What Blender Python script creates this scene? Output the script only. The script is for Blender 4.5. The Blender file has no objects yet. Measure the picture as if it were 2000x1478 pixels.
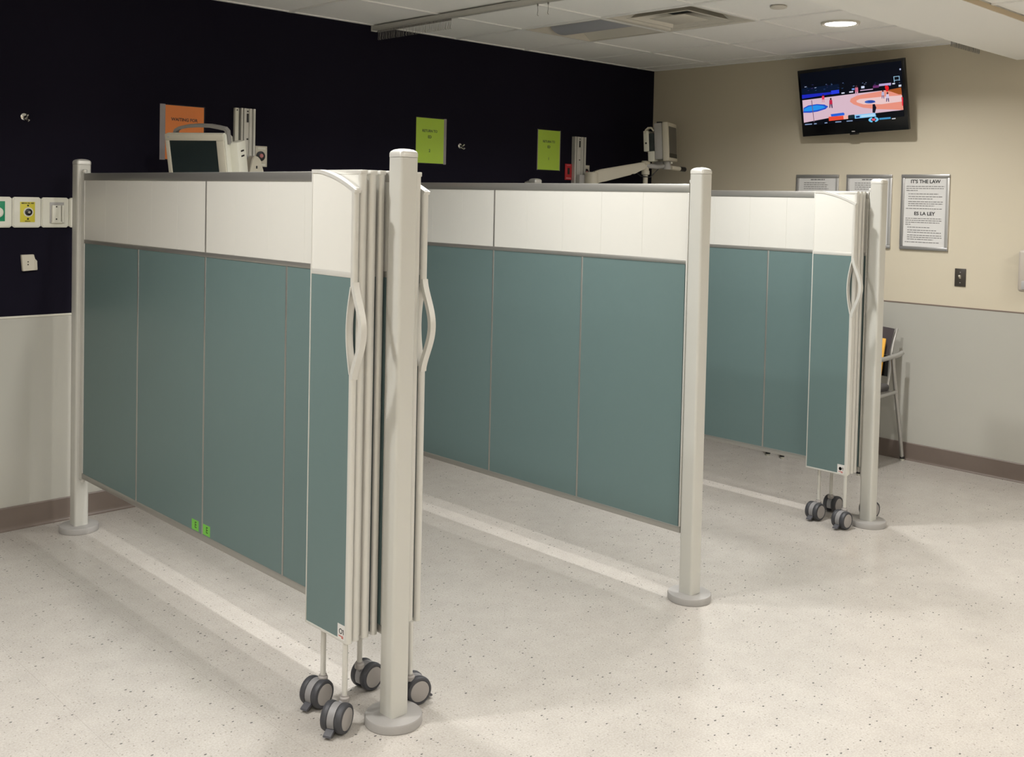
import bpy, bmesh, math, random
import numpy as np
from mathutils import Matrix, Vector

random.seed(7)
scene = bpy.context.scene
COL = scene.collection

# ------------------------------------------------------------------ camera
CAM_POS = Vector((-6.4749, -5.1346, 1.6085))
PITCH, ROLL, YAW = -0.0346, 0.0221, 0.7691
F_PX, PP_Y = 2041.646, 460.65
fwd = Vector((math.sin(YAW) * math.cos(PITCH), math.cos(YAW) * math.cos(PITCH), math.sin(PITCH)))
rgt = Vector((math.cos(YAW), -math.sin(YAW), 0.0))
upv = rgt.cross(fwd)
r2 = math.cos(ROLL) * rgt + math.sin(ROLL) * upv
u2 = -math.sin(ROLL) * rgt + math.cos(ROLL) * upv
cam_data = bpy.data.cameras.new('camera')
cam = bpy.data.objects.new('camera', cam_data)
COL.objects.link(cam)
m = Matrix((r2, u2, -fwd)).transposed().to_4x4()
m.translation = CAM_POS
cam.matrix_world = m
cam_data.sensor_fit = 'HORIZONTAL'
cam_data.sensor_width = 36.0
cam_data.lens = 36.0 * F_PX / 2000.0
cam_data.shift_y = (PP_Y - 739.0) / 2000.0
cam_data.clip_start = 0.05
scene.camera = cam

# ------------------------------------------------------------------ world, exposure
world = bpy.data.worlds.new('world')
scene.world = world
world.use_nodes = True
world.node_tree.nodes['Background'].inputs[0].default_value = (0.8, 0.8, 0.75, 1)
world.node_tree.nodes['Background'].inputs[1].default_value = 0.0
vs = scene.view_settings
vs.view_transform = 'Standard'
vs.look = 'None'
vs.exposure = 0.36
vs.gamma = 1.0
vs.use_curve_mapping = False

# lamps: recessed downlights over the bays, plus unseen fill troffers added in the aisle
DOWNLIGHT_Y = -2.17
DOWNLIGHT_X = (-1.09, -2.30, -3.50, -4.36, -5.52, -6.90)  # the last one is unseen, added to brighten the left side
DOWNLIGHT_W = (16.0, 21.0, 10.0, 18.0, 19.0, 18.0)
DOWNLIGHT_SPREAD = math.radians(150)
FILL_TROFFER_W = 9.0
FILL_TROFFER_SPREAD = math.radians(160)
FILL_TROFFER_POS = tuple((x, y) for x in (-1.4, -3.9, -6.3, -8.8) for y in (-4.8, -6.6))
LAMP_COL = (1.0, 0.985, 0.96)

# ------------------------------------------------------------------ dimensions (metres)
ZC = 2.631          # ceiling over the bays
ZC2 = 2.527         # aisle ceiling
ZS = 2.503          # underside of the soffit
Z_RAIL = 1.011      # top of the wainscot
Z_BASE = 0.111      # top of the baseboard
XMIN, YMIN = -9.6, -8.4
POST_X = (-4.517, -3.005, -1.497)
POST_Y = -2.635
POST_H = 1.75

# ------------------------------------------------------------------ materials
MATS = {}

def mat(name, col, rough=0.5, metal=0.0, spec=0.5, emit=None, estr=0.0, coat=0.0, noise=0.0, nscale=40.0,
        alpha=1.0, trans=0.0, bump=0.0, bscale=200.0):
    if name in MATS:
        return MATS[name]
    mt = bpy.data.materials.new(name)
    mt.use_nodes = True
    nt = mt.node_tree
    b = nt.nodes['Principled BSDF']
    b.inputs['Base Color'].default_value = (*col, 1)
    b.inputs['Roughness'].default_value = rough
    b.inputs['Metallic'].default_value = metal
    b.inputs['Specular IOR Level'].default_value = spec
    b.inputs['Coat Weight'].default_value = coat
    b.inputs['Alpha'].default_value = alpha
    b.inputs['Transmission Weight'].default_value = trans
    if emit:
        b.inputs['Emission Color'].default_value = (*emit, 1)
        b.inputs['Emission Strength'].default_value = estr
    if noise > 0 or bump > 0:
        tc = nt.nodes.new('ShaderNodeTexCoord')
    if noise > 0:
        nz = nt.nodes.new('ShaderNodeTexNoise')
        nz.inputs['Scale'].default_value = nscale
        nz.inputs['Detail'].default_value = 4
        nt.links.new(tc.outputs['Object'], nz.inputs['Vector'])
        mx = nt.nodes.new('ShaderNodeMix')
        mx.data_type = 'RGBA'
        mx.inputs['A'].default_value = (*[c * (1 - noise) for c in col], 1)
        mx.inputs['B'].default_value = (*[min(1, c * (1 + noise)) for c in col], 1)
        nt.links.new(nz.outputs['Fac'], mx.inputs['Factor'])
        nt.links.new(mx.outputs['Result'], b.inputs['Base Color'])
    if bump > 0:
        n2 = nt.nodes.new('ShaderNodeTexNoise')
        n2.inputs['Scale'].default_value = bscale
        n2.inputs['Detail'].default_value = 3
        nt.links.new(tc.outputs['Object'], n2.inputs['Vector'])
        bp = nt.nodes.new('ShaderNodeBump')
        bp.inputs['Strength'].default_value = bump
        bp.inputs['Distance'].default_value = 0.002
        nt.links.new(n2.outputs['Fac'], bp.inputs['Height'])
        nt.links.new(bp.outputs['Normal'], b.inputs['Normal'])
    MATS[name] = mt
    return mt


def srgb(r, g, b):
    def f(c):
        c /= 255.0
        return c / 12.92 if c <= 0.04045 else ((c + 0.055) / 1.055) ** 2.4
    return (f(r), f(g), f(b))


def floor_material():
    mt = bpy.data.materials.new('speckled_vinyl')
    mt.use_nodes = True
    nt = mt.node_tree
    N, L = nt.nodes, nt.links
    b = N['Principled BSDF']
    geo = N.new('ShaderNodeNewGeometry')
    def noise(scale, detail=2.0, rough=0.5):
        n = N.new('ShaderNodeTexNoise')
        n.inputs['Scale'].default_value = scale
        n.inputs['Detail'].default_value = detail
        n.inputs['Roughness'].default_value = rough
        L.new(geo.outputs['Position'], n.inputs['Vector'])
        return n
    def ramp(src, p0, c0, p1, c1):
        r = N.new('ShaderNodeValToRGB')
        r.color_ramp.elements[0].position = p0
        r.color_ramp.elements[0].color = (*c0, 1)
        r.color_ramp.elements[1].position = p1
        r.color_ramp.elements[1].color = (*c1, 1)
        L.new(src, r.inputs['Fac'])
        return r
    def mix(fac, a, bb):
        mx = N.new('ShaderNodeMix')
        mx.data_type = 'RGBA'
        for s, v in ((mx.inputs['Factor'], fac), (mx.inputs['A'], a), (mx.inputs['B'], bb)):
            if isinstance(v, tuple):
                s.default_value = (*v, 1)
            elif isinstance(v, float):
                s.default_value = v
            else:
                L.new(v, s)
        return mx.outputs['Result']
    base = ramp(noise(9.0, 5.0, 0.6).outputs['Fac'], 0.3, (0.455, 0.425, 0.392), 0.7, (0.505, 0.474, 0.438)).outputs['Color']
    # fine grain of the vinyl chips
    g = ramp(noise(160.0, 2.0).outputs['Fac'], 0.42, (0.86, 0.86, 0.84), 0.6, (1.0, 1.0, 1.0)).outputs['Color']
    mul = N.new('ShaderNodeMix'); mul.data_type = 'RGBA'; mul.blend_type = 'MULTIPLY'
    mul.inputs['Factor'].default_value = 0.8
    L.new(base, mul.inputs['A']); L.new(g, mul.inputs['B'])
    col = mul.outputs['Result']
    # dark flecks: voronoi cells of random presence, stretched a little
    def flecks(scale, size, keep, colr, col, st=(1.0, 1.6, 1.0), off=(0, 0, 0)):
        mp = N.new('ShaderNodeMapping')
        mp.inputs['Scale'].default_value = st
        mp.inputs['Location'].default_value = off
        L.new(geo.outputs['Position'], mp.inputs['Vector'])
        v = N.new('ShaderNodeTexVoronoi')
        v.voronoi_dimensions = '2D'
        v.inputs['Scale'].default_value = scale
        L.new(mp.outputs['Vector'], v.inputs['Vector'])
        sep = N.new('ShaderNodeSeparateColor')
        L.new(v.outputs['Color'], sep.inputs['Color'])
        a = N.new('ShaderNodeMath'); a.operation = 'LESS_THAN'
        L.new(v.outputs['Distance'], a.inputs[0])
        sz = N.new('ShaderNodeMath'); sz.operation = 'MULTIPLY'
        L.new(sep.outputs['Green'], sz.inputs[0]); sz.inputs[1].default_value = size
        L.new(sz.outputs[0], a.inputs[1])
        k = N.new('ShaderNodeMath'); k.operation = 'LESS_THAN'
        L.new(sep.outputs['Red'], k.inputs[0]); k.inputs[1].default_value = keep
        t = N.new('ShaderNodeMath'); t.operation = 'MULTIPLY'
        L.new(a.outputs[0], t.inputs[0]); L.new(k.outputs[0], t.inputs[1])
        return mix(t.outputs[0], col, colr)
    col = flecks(26.0, 0.13, 0.22, (0.10, 0.10, 0.095), col)
    col = flecks(40.0, 0.15, 0.35, (0.32, 0.30, 0.26), col, (1.5, 1.0, 1.0), (3.1, 1.7, 0))
    col = flecks(60.0, 0.13, 0.3, (0.24, 0.23, 0.21), col, (1.0, 1.0, 1.0), (7.7, 2.3, 0))
    # hairline sheet seams
    sx = N.new('ShaderNodeSeparateXYZ')
    L.new(geo.outputs['Position'], sx.inputs['Vector'])
    for x0 in (-5.222, -4.805, -4.371):
        d = N.new('ShaderNodeMath'); d.operation = 'SUBTRACT'
        L.new(sx.outputs['X'], d.inputs[0]); d.inputs[1].default_value = x0
        e = N.new('ShaderNodeMath'); e.operation = 'ABSOLUTE'
        L.new(d.outputs[0], e.inputs[0])
        f = N.new('ShaderNodeMath'); f.operation = 'LESS_THAN'
        L.new(e.outputs[0], f.inputs[0]); f.inputs[1].default_value = 0.0009
        g2 = N.new('ShaderNodeMath'); g2.operation = 'MULTIPLY'
        L.new(f.outputs[0], g2.inputs[0]); g2.inputs[1].default_value = 0.45
        col = mix(g2.outputs[0], col, (0.30, 0.28, 0.25))
    L.new(col, b.inputs['Base Color'])
    rr = ramp(noise(3.0, 4.0, 0.6).outputs['Fac'], 0.3, (0.20, 0.20, 0.20), 0.7, (0.24, 0.24, 0.24))
    L.new(rr.outputs['Color'], b.inputs['Roughness'])
    b.inputs['Specular IOR Level'].default_value = 0.5
    bp = N.new('ShaderNodeBump')
    bp.inputs['Strength'].default_value = 0.02
    bp.inputs['Distance'].default_value = 0.002
    L.new(noise(3.0, 2.0).outputs['Fac'], bp.inputs['Height'])
    L.new(bp.outputs['Normal'], b.inputs['Normal'])
    return mt


M_FLOOR = floor_material()
M_DARK = mat('plum_wall_paint', (0.0060, 0.0048, 0.0120), 0.85, spec=0.15, bump=0.1, bscale=300)
M_CREAM = mat('cream_wall_paint', (0.60, 0.54, 0.42), 0.7, bump=0.1, bscale=300)
M_WAINSCOT = mat('grey_wall_protection', (0.46, 0.45, 0.405), 0.24, noise=0.03, nscale=3)
M_WCAP = mat('wainscot_cap', (0.62, 0.60, 0.52), 0.4)
M_WCAP_D = mat('wainscot_cap_dark', (0.22, 0.17, 0.14), 0.4)
M_BASE = mat('taupe_rubber_base', (0.165, 0.13, 0.11), 0.4, noise=0.1, nscale=8)
M_TILE = mat('ceiling_tile_white', (0.91, 0.91, 0.89), 0.9, bump=0.3, bscale=120, noise=0.02, nscale=30)
M_GRID = mat('ceiling_grid_white', (0.88, 0.88, 0.86), 0.5)
M_SOFFIT = mat('soffit_paint', (0.88, 0.875, 0.84), 0.8, bump=0.08, bscale=200)
M_TAN = mat('tan_trim', (0.55, 0.45, 0.31), 0.6)
M_TEAL = mat('teal_laminate', (0.122, 0.182, 0.180), 0.42, noise=0.02, nscale=20, spec=0.4)
M_WHITE = mat('white_acrylic_panel', (0.635, 0.625, 0.58), 0.38, noise=0.012, nscale=6)
M_ALU = mat('satin_aluminium', (0.43, 0.42, 0.395), 0.36, metal=0.75)
M_ALU_L = mat('light_aluminium', (0.62, 0.61, 0.57), 0.36, metal=0.25)
M_POST = mat('silver_painted_post', (0.55, 0.545, 0.505), 0.38, metal=0.15)
M_DISC = mat('grey_base_plastic', (0.33, 0.318, 0.305), 0.45)
M_SHADOWGAP = mat('black_rubber_gasket', (0.03, 0.03, 0.028), 0.7)
M_TYRE = mat('caster_tyre', (0.045, 0.046, 0.053), 0.5)
M_HUB = mat('caster_hub_grey', (0.31, 0.29, 0.275), 0.5)
M_HOOD = mat('caster_hood_grey', (0.24, 0.235, 0.24), 0.45)
M_PEDAL = mat('caster_pedal_dark', (0.07, 0.07, 0.08), 0.5)
M_CHROME = mat('chrome', (0.75, 0.74, 0.70), 0.15, metal=1.0)
M_BLACK = mat('black_plastic', (0.008, 0.008, 0.009), 0.35)
M_GLOSSBLK = mat('tv_black', (0.004, 0.004, 0.005), 0.22)
M_IVORY = mat('ivory_plastic', (0.62, 0.58, 0.48), 0.45)
M_PLATE = mat('white_plastic_plate', (0.74, 0.73, 0.64), 0.4)
M_GREYPL = mat('grey_plastic', (0.42, 0.41, 0.40), 0.5)
M_MONGREY = mat('monitor_dark_grey', (0.27, 0.26, 0.245), 0.5)
M_SCREENOFF = mat('dark_monitor_glass', (0.010, 0.020, 0.022), 0.25)
M_ORANGE = mat('orange_paper', (0.86, 0.23, 0.02), 0.55)
M_LIME = mat('lime_paper', (0.42, 0.64, 0.02), 0.55)
M_SLEEVE = mat('clear_plastic_sleeve', (0.75, 0.72, 0.72), 0.12, alpha=0.06)
M_SLEEVE_EDGE = mat('plastic_sleeve_edge', (0.42, 0.38, 0.40), 0.2, alpha=0.6)
M_INK = mat('black_ink', (0.02, 0.02, 0.02), 0.6)
M_INK_BR = mat('brown_ink', (0.06, 0.015, 0.004), 0.6)
M_INK_GN = mat('dark_green_ink', (0.03, 0.075, 0.005), 0.6)
M_INK_GREY = mat('grey_print', (0.16, 0.155, 0.15), 0.6)
M_PAPER = mat('white_paper', (0.66, 0.65, 0.63), 0.6)
M_FRAME = mat('silver_snap_frame', (0.42, 0.41, 0.40), 0.32, metal=0.6)
M_FRAME_L = mat('silver_snap_frame_light', (0.55, 0.54, 0.52), 0.32, metal=0.4)
M_YELLOW = mat('medical_air_yellow', (0.66, 0.58, 0.05), 0.5)
M_GREEN = mat('oxygen_green', (0.01, 0.26, 0.12), 0.45)
M_STICKER = mat('green_sticker', (0.16, 0.50, 0.06), 0.5)
M_RED = mat('red_outlet', (0.42, 0.012, 0.02), 0.45)
M_PINK = mat('pink_port', (0.55, 0.20, 0.20), 0.5)
M_REDINK = mat('red_ink', (0.45, 0.05, 0.03), 0.5)
M_BROWNPL = mat('dark_brown_plate', (0.05, 0.043, 0.035), 0.4)
M_CHAIRTUBE = mat('grey_chair_tube', (0.46, 0.45, 0.43), 0.3, metal=0.6)
M_CHAIRBACK = mat('mauve_grey_chair_shell', (0.135, 0.115, 0.12), 0.6)
M_CHAIRBLK = mat('black_chair_mesh', (0.02, 0.02, 0.02), 0.7)
M_CHAIRSEAT = mat('dark_grey_seat_fabric', (0.07, 0.065, 0.065), 0.85, bump=0.3, bscale=400)
M_FOLDER = mat('orange_yellow_card', (0.80, 0.42, 0.05), 0.6)
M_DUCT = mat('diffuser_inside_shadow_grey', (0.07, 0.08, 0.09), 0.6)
M_DIFF = mat('diffuser_white', (0.66, 0.63, 0.56), 0.45)
M_LENS_OFF = mat('unlit_troffer_lens', (0.38, 0.39, 0.43), 0.45)
M_LENS_ON = mat('lit_lamp_lens', (0.9, 0.9, 0.85), 0.5, emit=(1.0, 0.96, 0.90), estr=14.0)

# ------------------------------------------------------------------ mesh helpers

class MB:
    """collects shapes into one bmesh; build() links ONE mesh object"""
    def __init__(self):
        self.bm = bmesh.new()
        self.mats = []
        self.cur = 0

    def use(self, m):
        if m not in self.mats:
            self.mats.append(m)
        self.cur = self.mats.index(m)
        return self

    def _tag(self, faces, smooth=False):
        for f in faces:
            f.material_index = self.cur
            f.smooth = smooth

    def box(self, x0, x1, y0, y1, z0, z1, bev=0.0, seg=2):
        x0, x1 = min(x0, x1), max(x0, x1)
        y0, y1 = min(y0, y1), max(y0, y1)
        z0, z1 = min(z0, z1), max(z0, z1)
        tmp = bmesh.new()
        bmesh.ops.create_cube(tmp, size=1.0)
        for v in tmp.verts:
            v.co = Vector(((x0 + x1) / 2 + v.co.x * (x1 - x0), (y0 + y1) / 2 + v.co.y * (y1 - y0),
                           (z0 + z1) / 2 + v.co.z * (z1 - z0)))
        if bev > 0:
            bmesh.ops.bevel(tmp, geom=list(tmp.edges), offset=bev, segments=seg, profile=0.5, affect='EDGES')
        return self.merge(tmp)

    def merge(self, tmp, mtx=None, smooth=False):
        if mtx is not None:
            bmesh.ops.transform(tmp, matrix=mtx, verts=tmp.verts)
        vm = {}
        for v in tmp.verts:
            vm[v] = self.bm.verts.new(v.co)
        fs = []
        for f in tmp.faces:
            try:
                nf = self.bm.faces.new([vm[v] for v in f.verts])
                nf.smooth = f.smooth or smooth
                nf.material_index = self.cur
                fs.append(nf)
            except ValueError:
                pass
        tmp.free()
        return self

    def prism(self, pts, axis, a, b, smooth=False):
        """polygon pts (2D) extruded along axis from a to b. axis z:(x,y) x:(y,z) y:(x,z)"""
        def P(p, t):
            if axis == 'z':
                return Vector((p[0], p[1], t))
            if axis == 'x':
                return Vector((t, p[0], p[1]))
            return Vector((p[0], t, p[1]))
        va = [self.bm.verts.new(P(p, a)) for p in pts]
        vb = [self.bm.verts.new(P(p, b)) for p in pts]
        n = len(pts)
        fs = []
        caps = []
        for i in range(n):
            fs.append(self.bm.faces.new((va[i], va[(i + 1) % n], vb[(i + 1) % n], vb[i])))
        caps.append(self.bm.faces.new(list(reversed(va))))
        caps.append(self.bm.faces.new(vb))
        self._tag(fs, smooth)
        self._tag(caps, False)
        return self

    def lathe(self, prof, seg=32, mtx=None):
        """prof [(r,z)...] revolved about z"""
        tmp = bmesh.new()
        rings = []
        for r, z in prof:
            if r < 1e-6:
                rings.append([tmp.verts.new((0, 0, z))])
            else:
                rings.append([tmp.verts.new((r * math.cos(2 * math.pi * k / seg), r * math.sin(2 * math.pi * k / seg), z))
                              for k in range(seg)])
        for a, b in zip(rings[:-1], rings[1:]):
            for k in range(seg):
                k2 = (k + 1) % seg
                if len(a) == 1 and len(b) == 1:
                    continue
                if len(a) == 1:
                    f = tmp.faces.new((a[0], b[k2], b[k]))
                elif len(b) == 1:
                    f = tmp.faces.new((a[k], a[k2], b[0]))
                else:
                    f = tmp.faces.new((a[k], a[k2], b[k2], b[k]))
                f.smooth = True
        for ring, rev in ((rings[0], True), (rings[-1], False)):
            if len(ring) > 1:
                tmp.faces.new(list(reversed(ring)) if rev else ring)
        return self.merge(tmp, mtx)

    def tube(self, pts, r, seg=12, caps=True, rads=None):
        pts = [Vector(p) for p in pts]
        n = len(pts)
        tan = []
        for i in range(n):
            t = (pts[min(i + 1, n - 1)] - pts[max(i - 1, 0)])
            tan.append(t.normalized())
        ref = Vector((0, 0, 1)) if abs(tan[0].z) < 0.9 else Vector((1, 0, 0))
        nrm = tan[0].cross(ref).normalized()
        rings = []
        for i in range(n):
            nrm = (nrm - tan[i] * nrm.dot(tan[i])).normalized()
            bn = tan[i].cross(nrm)
            rr = rads[i] if rads else r
            rings.append([self.bm.verts.new(pts[i] + (nrm * math.cos(2 * math.pi * k / seg) + bn * math.sin(2 * math.pi * k / seg)) * rr)
                          for k in range(seg)])
        fs = []
        for a, b in zip(rings[:-1], rings[1:]):
            for k in range(seg):
                fs.append(self.bm.faces.new((a[k], a[(k + 1) % seg], b[(k + 1) % seg], b[k])))
        self._tag(fs, True)
        if caps:
            self._tag([self.bm.faces.new(list(reversed(rings[0]))), self.bm.faces.new(rings[-1])], False)
        return self

    def strip(self, path, w_axis, w0, w1, thick):
        """a flat bar: 2D path (list of (a,b)) given thickness in its plane, extruded between w0 and w1 along w_axis ('x': (y,z))"""
        n = len(path)
        L1, L2 = [], []
        for i in range(n):
            p = Vector(path[i])
            t = (Vector(path[min(i + 1, n - 1)]) - Vector(path[max(i - 1, 0)])).normalized()
            nn = Vector((-t.y, t.x))
            L1.append(p + nn * thick / 2)
            L2.append(p - nn * thick / 2)
        def P(q, w):
            return Vector((w, q.x, q.y)) if w_axis == 'x' else (Vector((q.x, w, q.y)) if w_axis == 'y' else Vector((q.x, q.y, w)))
        R = []
        for a, b in zip(L1, L2):
            R.append([self.bm.verts.new(P(a, w0)), self.bm.verts.new(P(a, w1)), self.bm.verts.new(P(b, w1)), self.bm.verts.new(P(b, w0))])
        fs = []
        for a, b in zip(R[:-1], R[1:]):
            for k in range(4):
                fs.append(self.bm.faces.new((a[k], a[(k + 1) % 4], b[(k + 1) % 4], b[k])))
        fs.append(self.bm.faces.new(list(reversed(R[0]))))
        fs.append(self.bm.faces.new(R[-1]))
        self._tag(fs, False)
        return self

    def poly(self, pts3):
        f = self.bm.faces.new([self.bm.verts.new(Vector(p)) for p in pts3])
        self._tag([f])
        return self

    def build(self, name, material=None, parent=None, mtx=None, fix=True):
        me = bpy.data.meshes.new(name)
        if fix:
            bmesh.ops.recalc_face_normals(self.bm, faces=self.bm.faces)
        self.bm.to_mesh(me)
        self.bm.free()
        me.set_sharp_from_angle(angle=math.radians(32))
        for mm in ([material] if material else self.mats):
            me.materials.append(mm)
        o = bpy.data.objects.new(name, me)
        COL.objects.link(o)
        if mtx is not None:
            o.matrix_local = mtx
        if parent is not None:
            o.parent = parent
        return o


def rrect(x0, x1, y0, y1, r, n=5):
    pts = []
    for cx, cy, a0 in ((x1 - r, y1 - r, 0), (x0 + r, y1 - r, 90), (x0 + r, y0 + r, 180), (x1 - r, y0 + r, 270)):
        for k in range(n + 1):
            a = math.radians(a0 + 90.0 * k / n)
            pts.append((cx + r * math.cos(a), cy + r * math.sin(a)))
    return pts


def box_obj(name, m_, x0, x1, y0, y1, z0, z1, parent=None, bev=0.0):
    return MB().use(m_).box(x0, x1, y0, y1, z0, z1, bev).build(name, None, parent)


def tag(o, label, cat, group=None):
    o['label'] = label
    o['category'] = cat
    if group:
        o['group'] = group
    return o


def struct(o, label=None):
    o['kind'] = 'structure'
    if label:
        o['label'] = label
    return o


def empty(name, loc=(0, 0, 0), rz=0.0):
    o = bpy.data.objects.new(name, None)
    o.empty_display_size = 0.1
    COL.objects.link(o)
    o.location = loc
    o.rotation_euler = (0, 0, rz)
    return o


def adopt(parent, *objs):
    """parent world-space meshes to an Empty that sits elsewhere without moving them"""
    loc = Matrix.Translation(parent.location) @ parent.rotation_euler.to_matrix().to_4x4()
    inv = loc.inverted()
    for o in objs:
        if o.type == 'MESH':
            o.data.transform(inv @ o.matrix_local)
            o.matrix_local = Matrix.Identity(4)
        o.parent = parent


def text_mesh(body, size, material, depth=0.0003, align='CENTER', bold=0.0):
    cu = bpy.data.curves.new('text', 'FONT')
    cu.body = body
    cu.size = size
    cu.align_x = align
    cu.align_y = 'CENTER'
    cu.extrude = depth
    cu.resolution_u = 3
    cu.offset = bold * size
    o = bpy.data.objects.new('text_tmp', cu)
    COL.objects.link(o)
    bpy.context.view_layer.update()
    dg = bpy.context.evaluated_depsgraph_get()
    me = bpy.data.meshes.new_from_object(o.evaluated_get(dg))
    bpy.data.objects.remove(o)
    bpy.data.curves.remove(cu)
    me.materials.clear()
    me.materials.append(material)
    return me


def text_obj(name, body, size, material, mtx, parent=None, depth=0.0003, sx=1.0, bold=0.03):
    me = text_mesh(body, size, material, depth, bold=bold)
    me.transform(mtx @ Matrix.Diagonal((sx, 1, 1, 1)))
    o = bpy.data.objects.new(name, me)
    COL.objects.link(o)
    if parent is not None:
        o.parent = parent
    return o


def face_dark(x, z, y=0.0):
    """matrix: local xy plane -> the dark wall's plane (text reads for a viewer in the room)"""
    return Matrix(((1, 0, 0, x), (0, 0, -1, y), (0, 1, 0, z), (0, 0, 0, 1)))


def face_minus_x(x, y, z):
    """text on a plane x=const seen from -x: right of text = -y"""
    return Matrix(((0, 0, -1, x), (-1, 0, 0, y), (0, 1, 0, z), (0, 0, 0, 1)))


# ------------------------------------------------------------------ the room
T = 0.12
fl = MB().use(M_FLOOR).box(XMIN, 0, YMIN, 0, -0.1, 0.0).build('floor')
struct(fl, 'pale speckled vinyl floor with a waxed sheen')

wd = MB().use(M_DARK).box(XMIN - T, T, 0.0, T, -0.1, 2.9).build('wall_left')
struct(wd, 'dark plum painted wall')
wc = MB().use(M_CREAM).box(0.0, T, YMIN - T, 0.0, -0.1, 2.9).build('wall_right')
struct(wc, 'cream painted wall')
wb = MB().use(M_CREAM).box(XMIN - T, 0.0, YMIN - T, YMIN, -0.1, 2.9).build('wall_rear')
struct(wb)
wl = MB().use(M_CREAM).box(XMIN - T, XMIN, YMIN, 0.0, -0.1, 2.9).build('wall_far_side')
struct(wl)

# wall protection sheets, child parts of the walls
xs = [0.0, -2.42, -4.86, -7.3, XMIN]
for a, b in zip(xs[:-1], xs[1:]):
    MB().use(M_WAINSCOT).box(b + 0.0008, a - 0.0008 if a else a, -0.004, 0.0, 0.0, Z_RAIL - 0.006).build('wainscot_panel', None, wd)
MB().use(M_WCAP).box(XMIN, 0.0, -0.007, 0.0, Z_RAIL - 0.010, Z_RAIL, 0.001).build('wainscot_cap', None, wd)
ys = [-0.007, -3.05, -5.5, YMIN]
for a, b in zip(ys[:-1], ys[1:]):
    MB().use(M_WAINSCOT).box(-0.004, 0.0, b + 0.0008, a - 0.0008, 0.0, Z_RAIL - 0.008).build('wainscot_panel', None, wc)
MB().use(M_WCAP_D).box(-0.006, 0.0, YMIN, -0.007, Z_RAIL - 0.010, Z_RAIL - 0.002, 0.001).build('wainscot_cap', None, wc)

def base_profile(h=Z_BASE):
    # (outward, z): flat strip with a cove toe
    return [(0, 0), (0.019, 0), (0.019, 0.0025), (0.0135, 0.006), (0.0105, 0.012), (0.0095, 0.022), (0.0095, h - 0.004), (0.0065, h), (0, h)]

pl = [(-0.004 - a, z) for a, z in base_profile()]
b1 = MB().use(M_BASE).prism(pl, 'x', XMIN, -0.004).build('baseboard_left')
struct(b1, 'taupe rubber cove base under the grey wall sheets')
pr = [(-0.004 - a, z) for a, z in base_profile()]
b2 = MB().use(M_BASE).prism(pr, 'y', YMIN, -0.004).build('baseboard_right')
struct(b2, 'taupe rubber cove base along the cream wall')

# ------------------------------------------------------------------ ceiling
GX = [0.0, -0.2]
while GX[-1] > XMIN + 0.7:
    GX.append(GX[-1] - 0.617)
GX.append(XMIN)
GY = [0.0, -0.607, -1.237, -1.866, -2.49, -2.72]
ZT = ZC + 0.006
cg = MB().use(M_GRID)
for x in GX[1:-1]:
    cg.box(x - 0.012, x + 0.012, GY[-1], 0.0, ZC - 0.001, ZC + 0.03)
for y in GY[1:-1]:
    cg.box(XMIN, 0.0, y - 0.012, y + 0.012, ZC - 0.0005, ZC + 0.0295)
cg.box(XMIN, 0.0, -0.02, 0.0, ZC, ZC + 0.03)
cg.box(-0.02, 0.0, GY[-1], 0.0, ZC, ZC + 0.03)
ceil = cg.build('ceiling')
struct(ceil, 'suspended ceiling grid with pale mineral tiles over the bays')
slab = MB().use(M_TILE).box(XMIN - T, T, YMIN - T, T, 2.9, 3.0).build('ceiling_slab')
struct(slab)

DIFF_CELL = (3, 2)      # (GX index, GY index) of the air diffuser
TROF_CELL = (3, 1)      # unlit troffer
tile_meshes = {}

def tile(x1, x0, y1, y0, zt, parent, th=0.016):
    key = (round(x1 - x0, 3), round(y1 - y0, 3), round(zt, 3))
    if key not in tile_meshes:
        o = MB().use(M_TILE).box(-(x1 - x0) / 2 + 0.004, (x1 - x0) / 2 - 0.004, -(y1 - y0) / 2 + 0.004, (y1 - y0) / 2 - 0.004, 0.0, th).build('ceiling_tile')
        tile_meshes[key] = o.data
    else:
        o = bpy.data.objects.new('ceiling_tile', tile_meshes[key])
        COL.objects.link(o)
    o.parent = parent
    o.location = ((x0 + x1) / 2, (y0 + y1) / 2, zt)
    return o

for i in range(len(GX) - 1):
    for j in range(len(GY) - 1):
        if (i, j) in (DIFF_CELL, TROF_CELL):
            continue
        tile(GX[i], GX[i + 1], GY[j], GY[j + 1], ZT, ceil)

sf = MB().use(M_SOFFIT).box(XMIN, 0.0, -3.22, -2.72, ZS, 2.9).build('ceiling_soffit')
struct(sf, 'plain dropped soffit running to the cream wall')
MB().use(M_TAN).box(XMIN, 0.0, -3.224, -3.22, ZS + 0.002, ZC2 + 0.001).build('trim_strip', None, sf)

# aisle ceiling
HX = [0.0, -0.43]
while HX[-1] > XMIN + 0.7:
    HX.append(HX[-1] - 0.617)
HX.append(XMIN)
HY = [-3.224]
while HY[-1] > YMIN + 0.7:
    HY.append(HY[-1] - 0.617)
HY.append(YMIN)
cg = MB().use(M_GRID)
for x in HX[1:-1]:
    cg.box(x - 0.012, x + 0.012, YMIN, HY[0], ZC2 - 0.001, ZC2 + 0.03)
for y in HY[1:-1]:
    cg.box(XMIN, 0.0, y - 0.012, y + 0.012, ZC2 - 0.0005, ZC2 + 0.0295)
ceil2 = cg.build('ceiling_aisle')
struct(ceil2, 'lower tiled ceiling of the aisle beyond the soffit')

def cell_of(x, y):
    for i in range(len(HX) - 1):
        for j in range(len(HY) - 1):
            if HX[i + 1] <= x <= HX[i] and HY[j + 1] <= y <= HY[j]:
                return (i, j)

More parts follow.
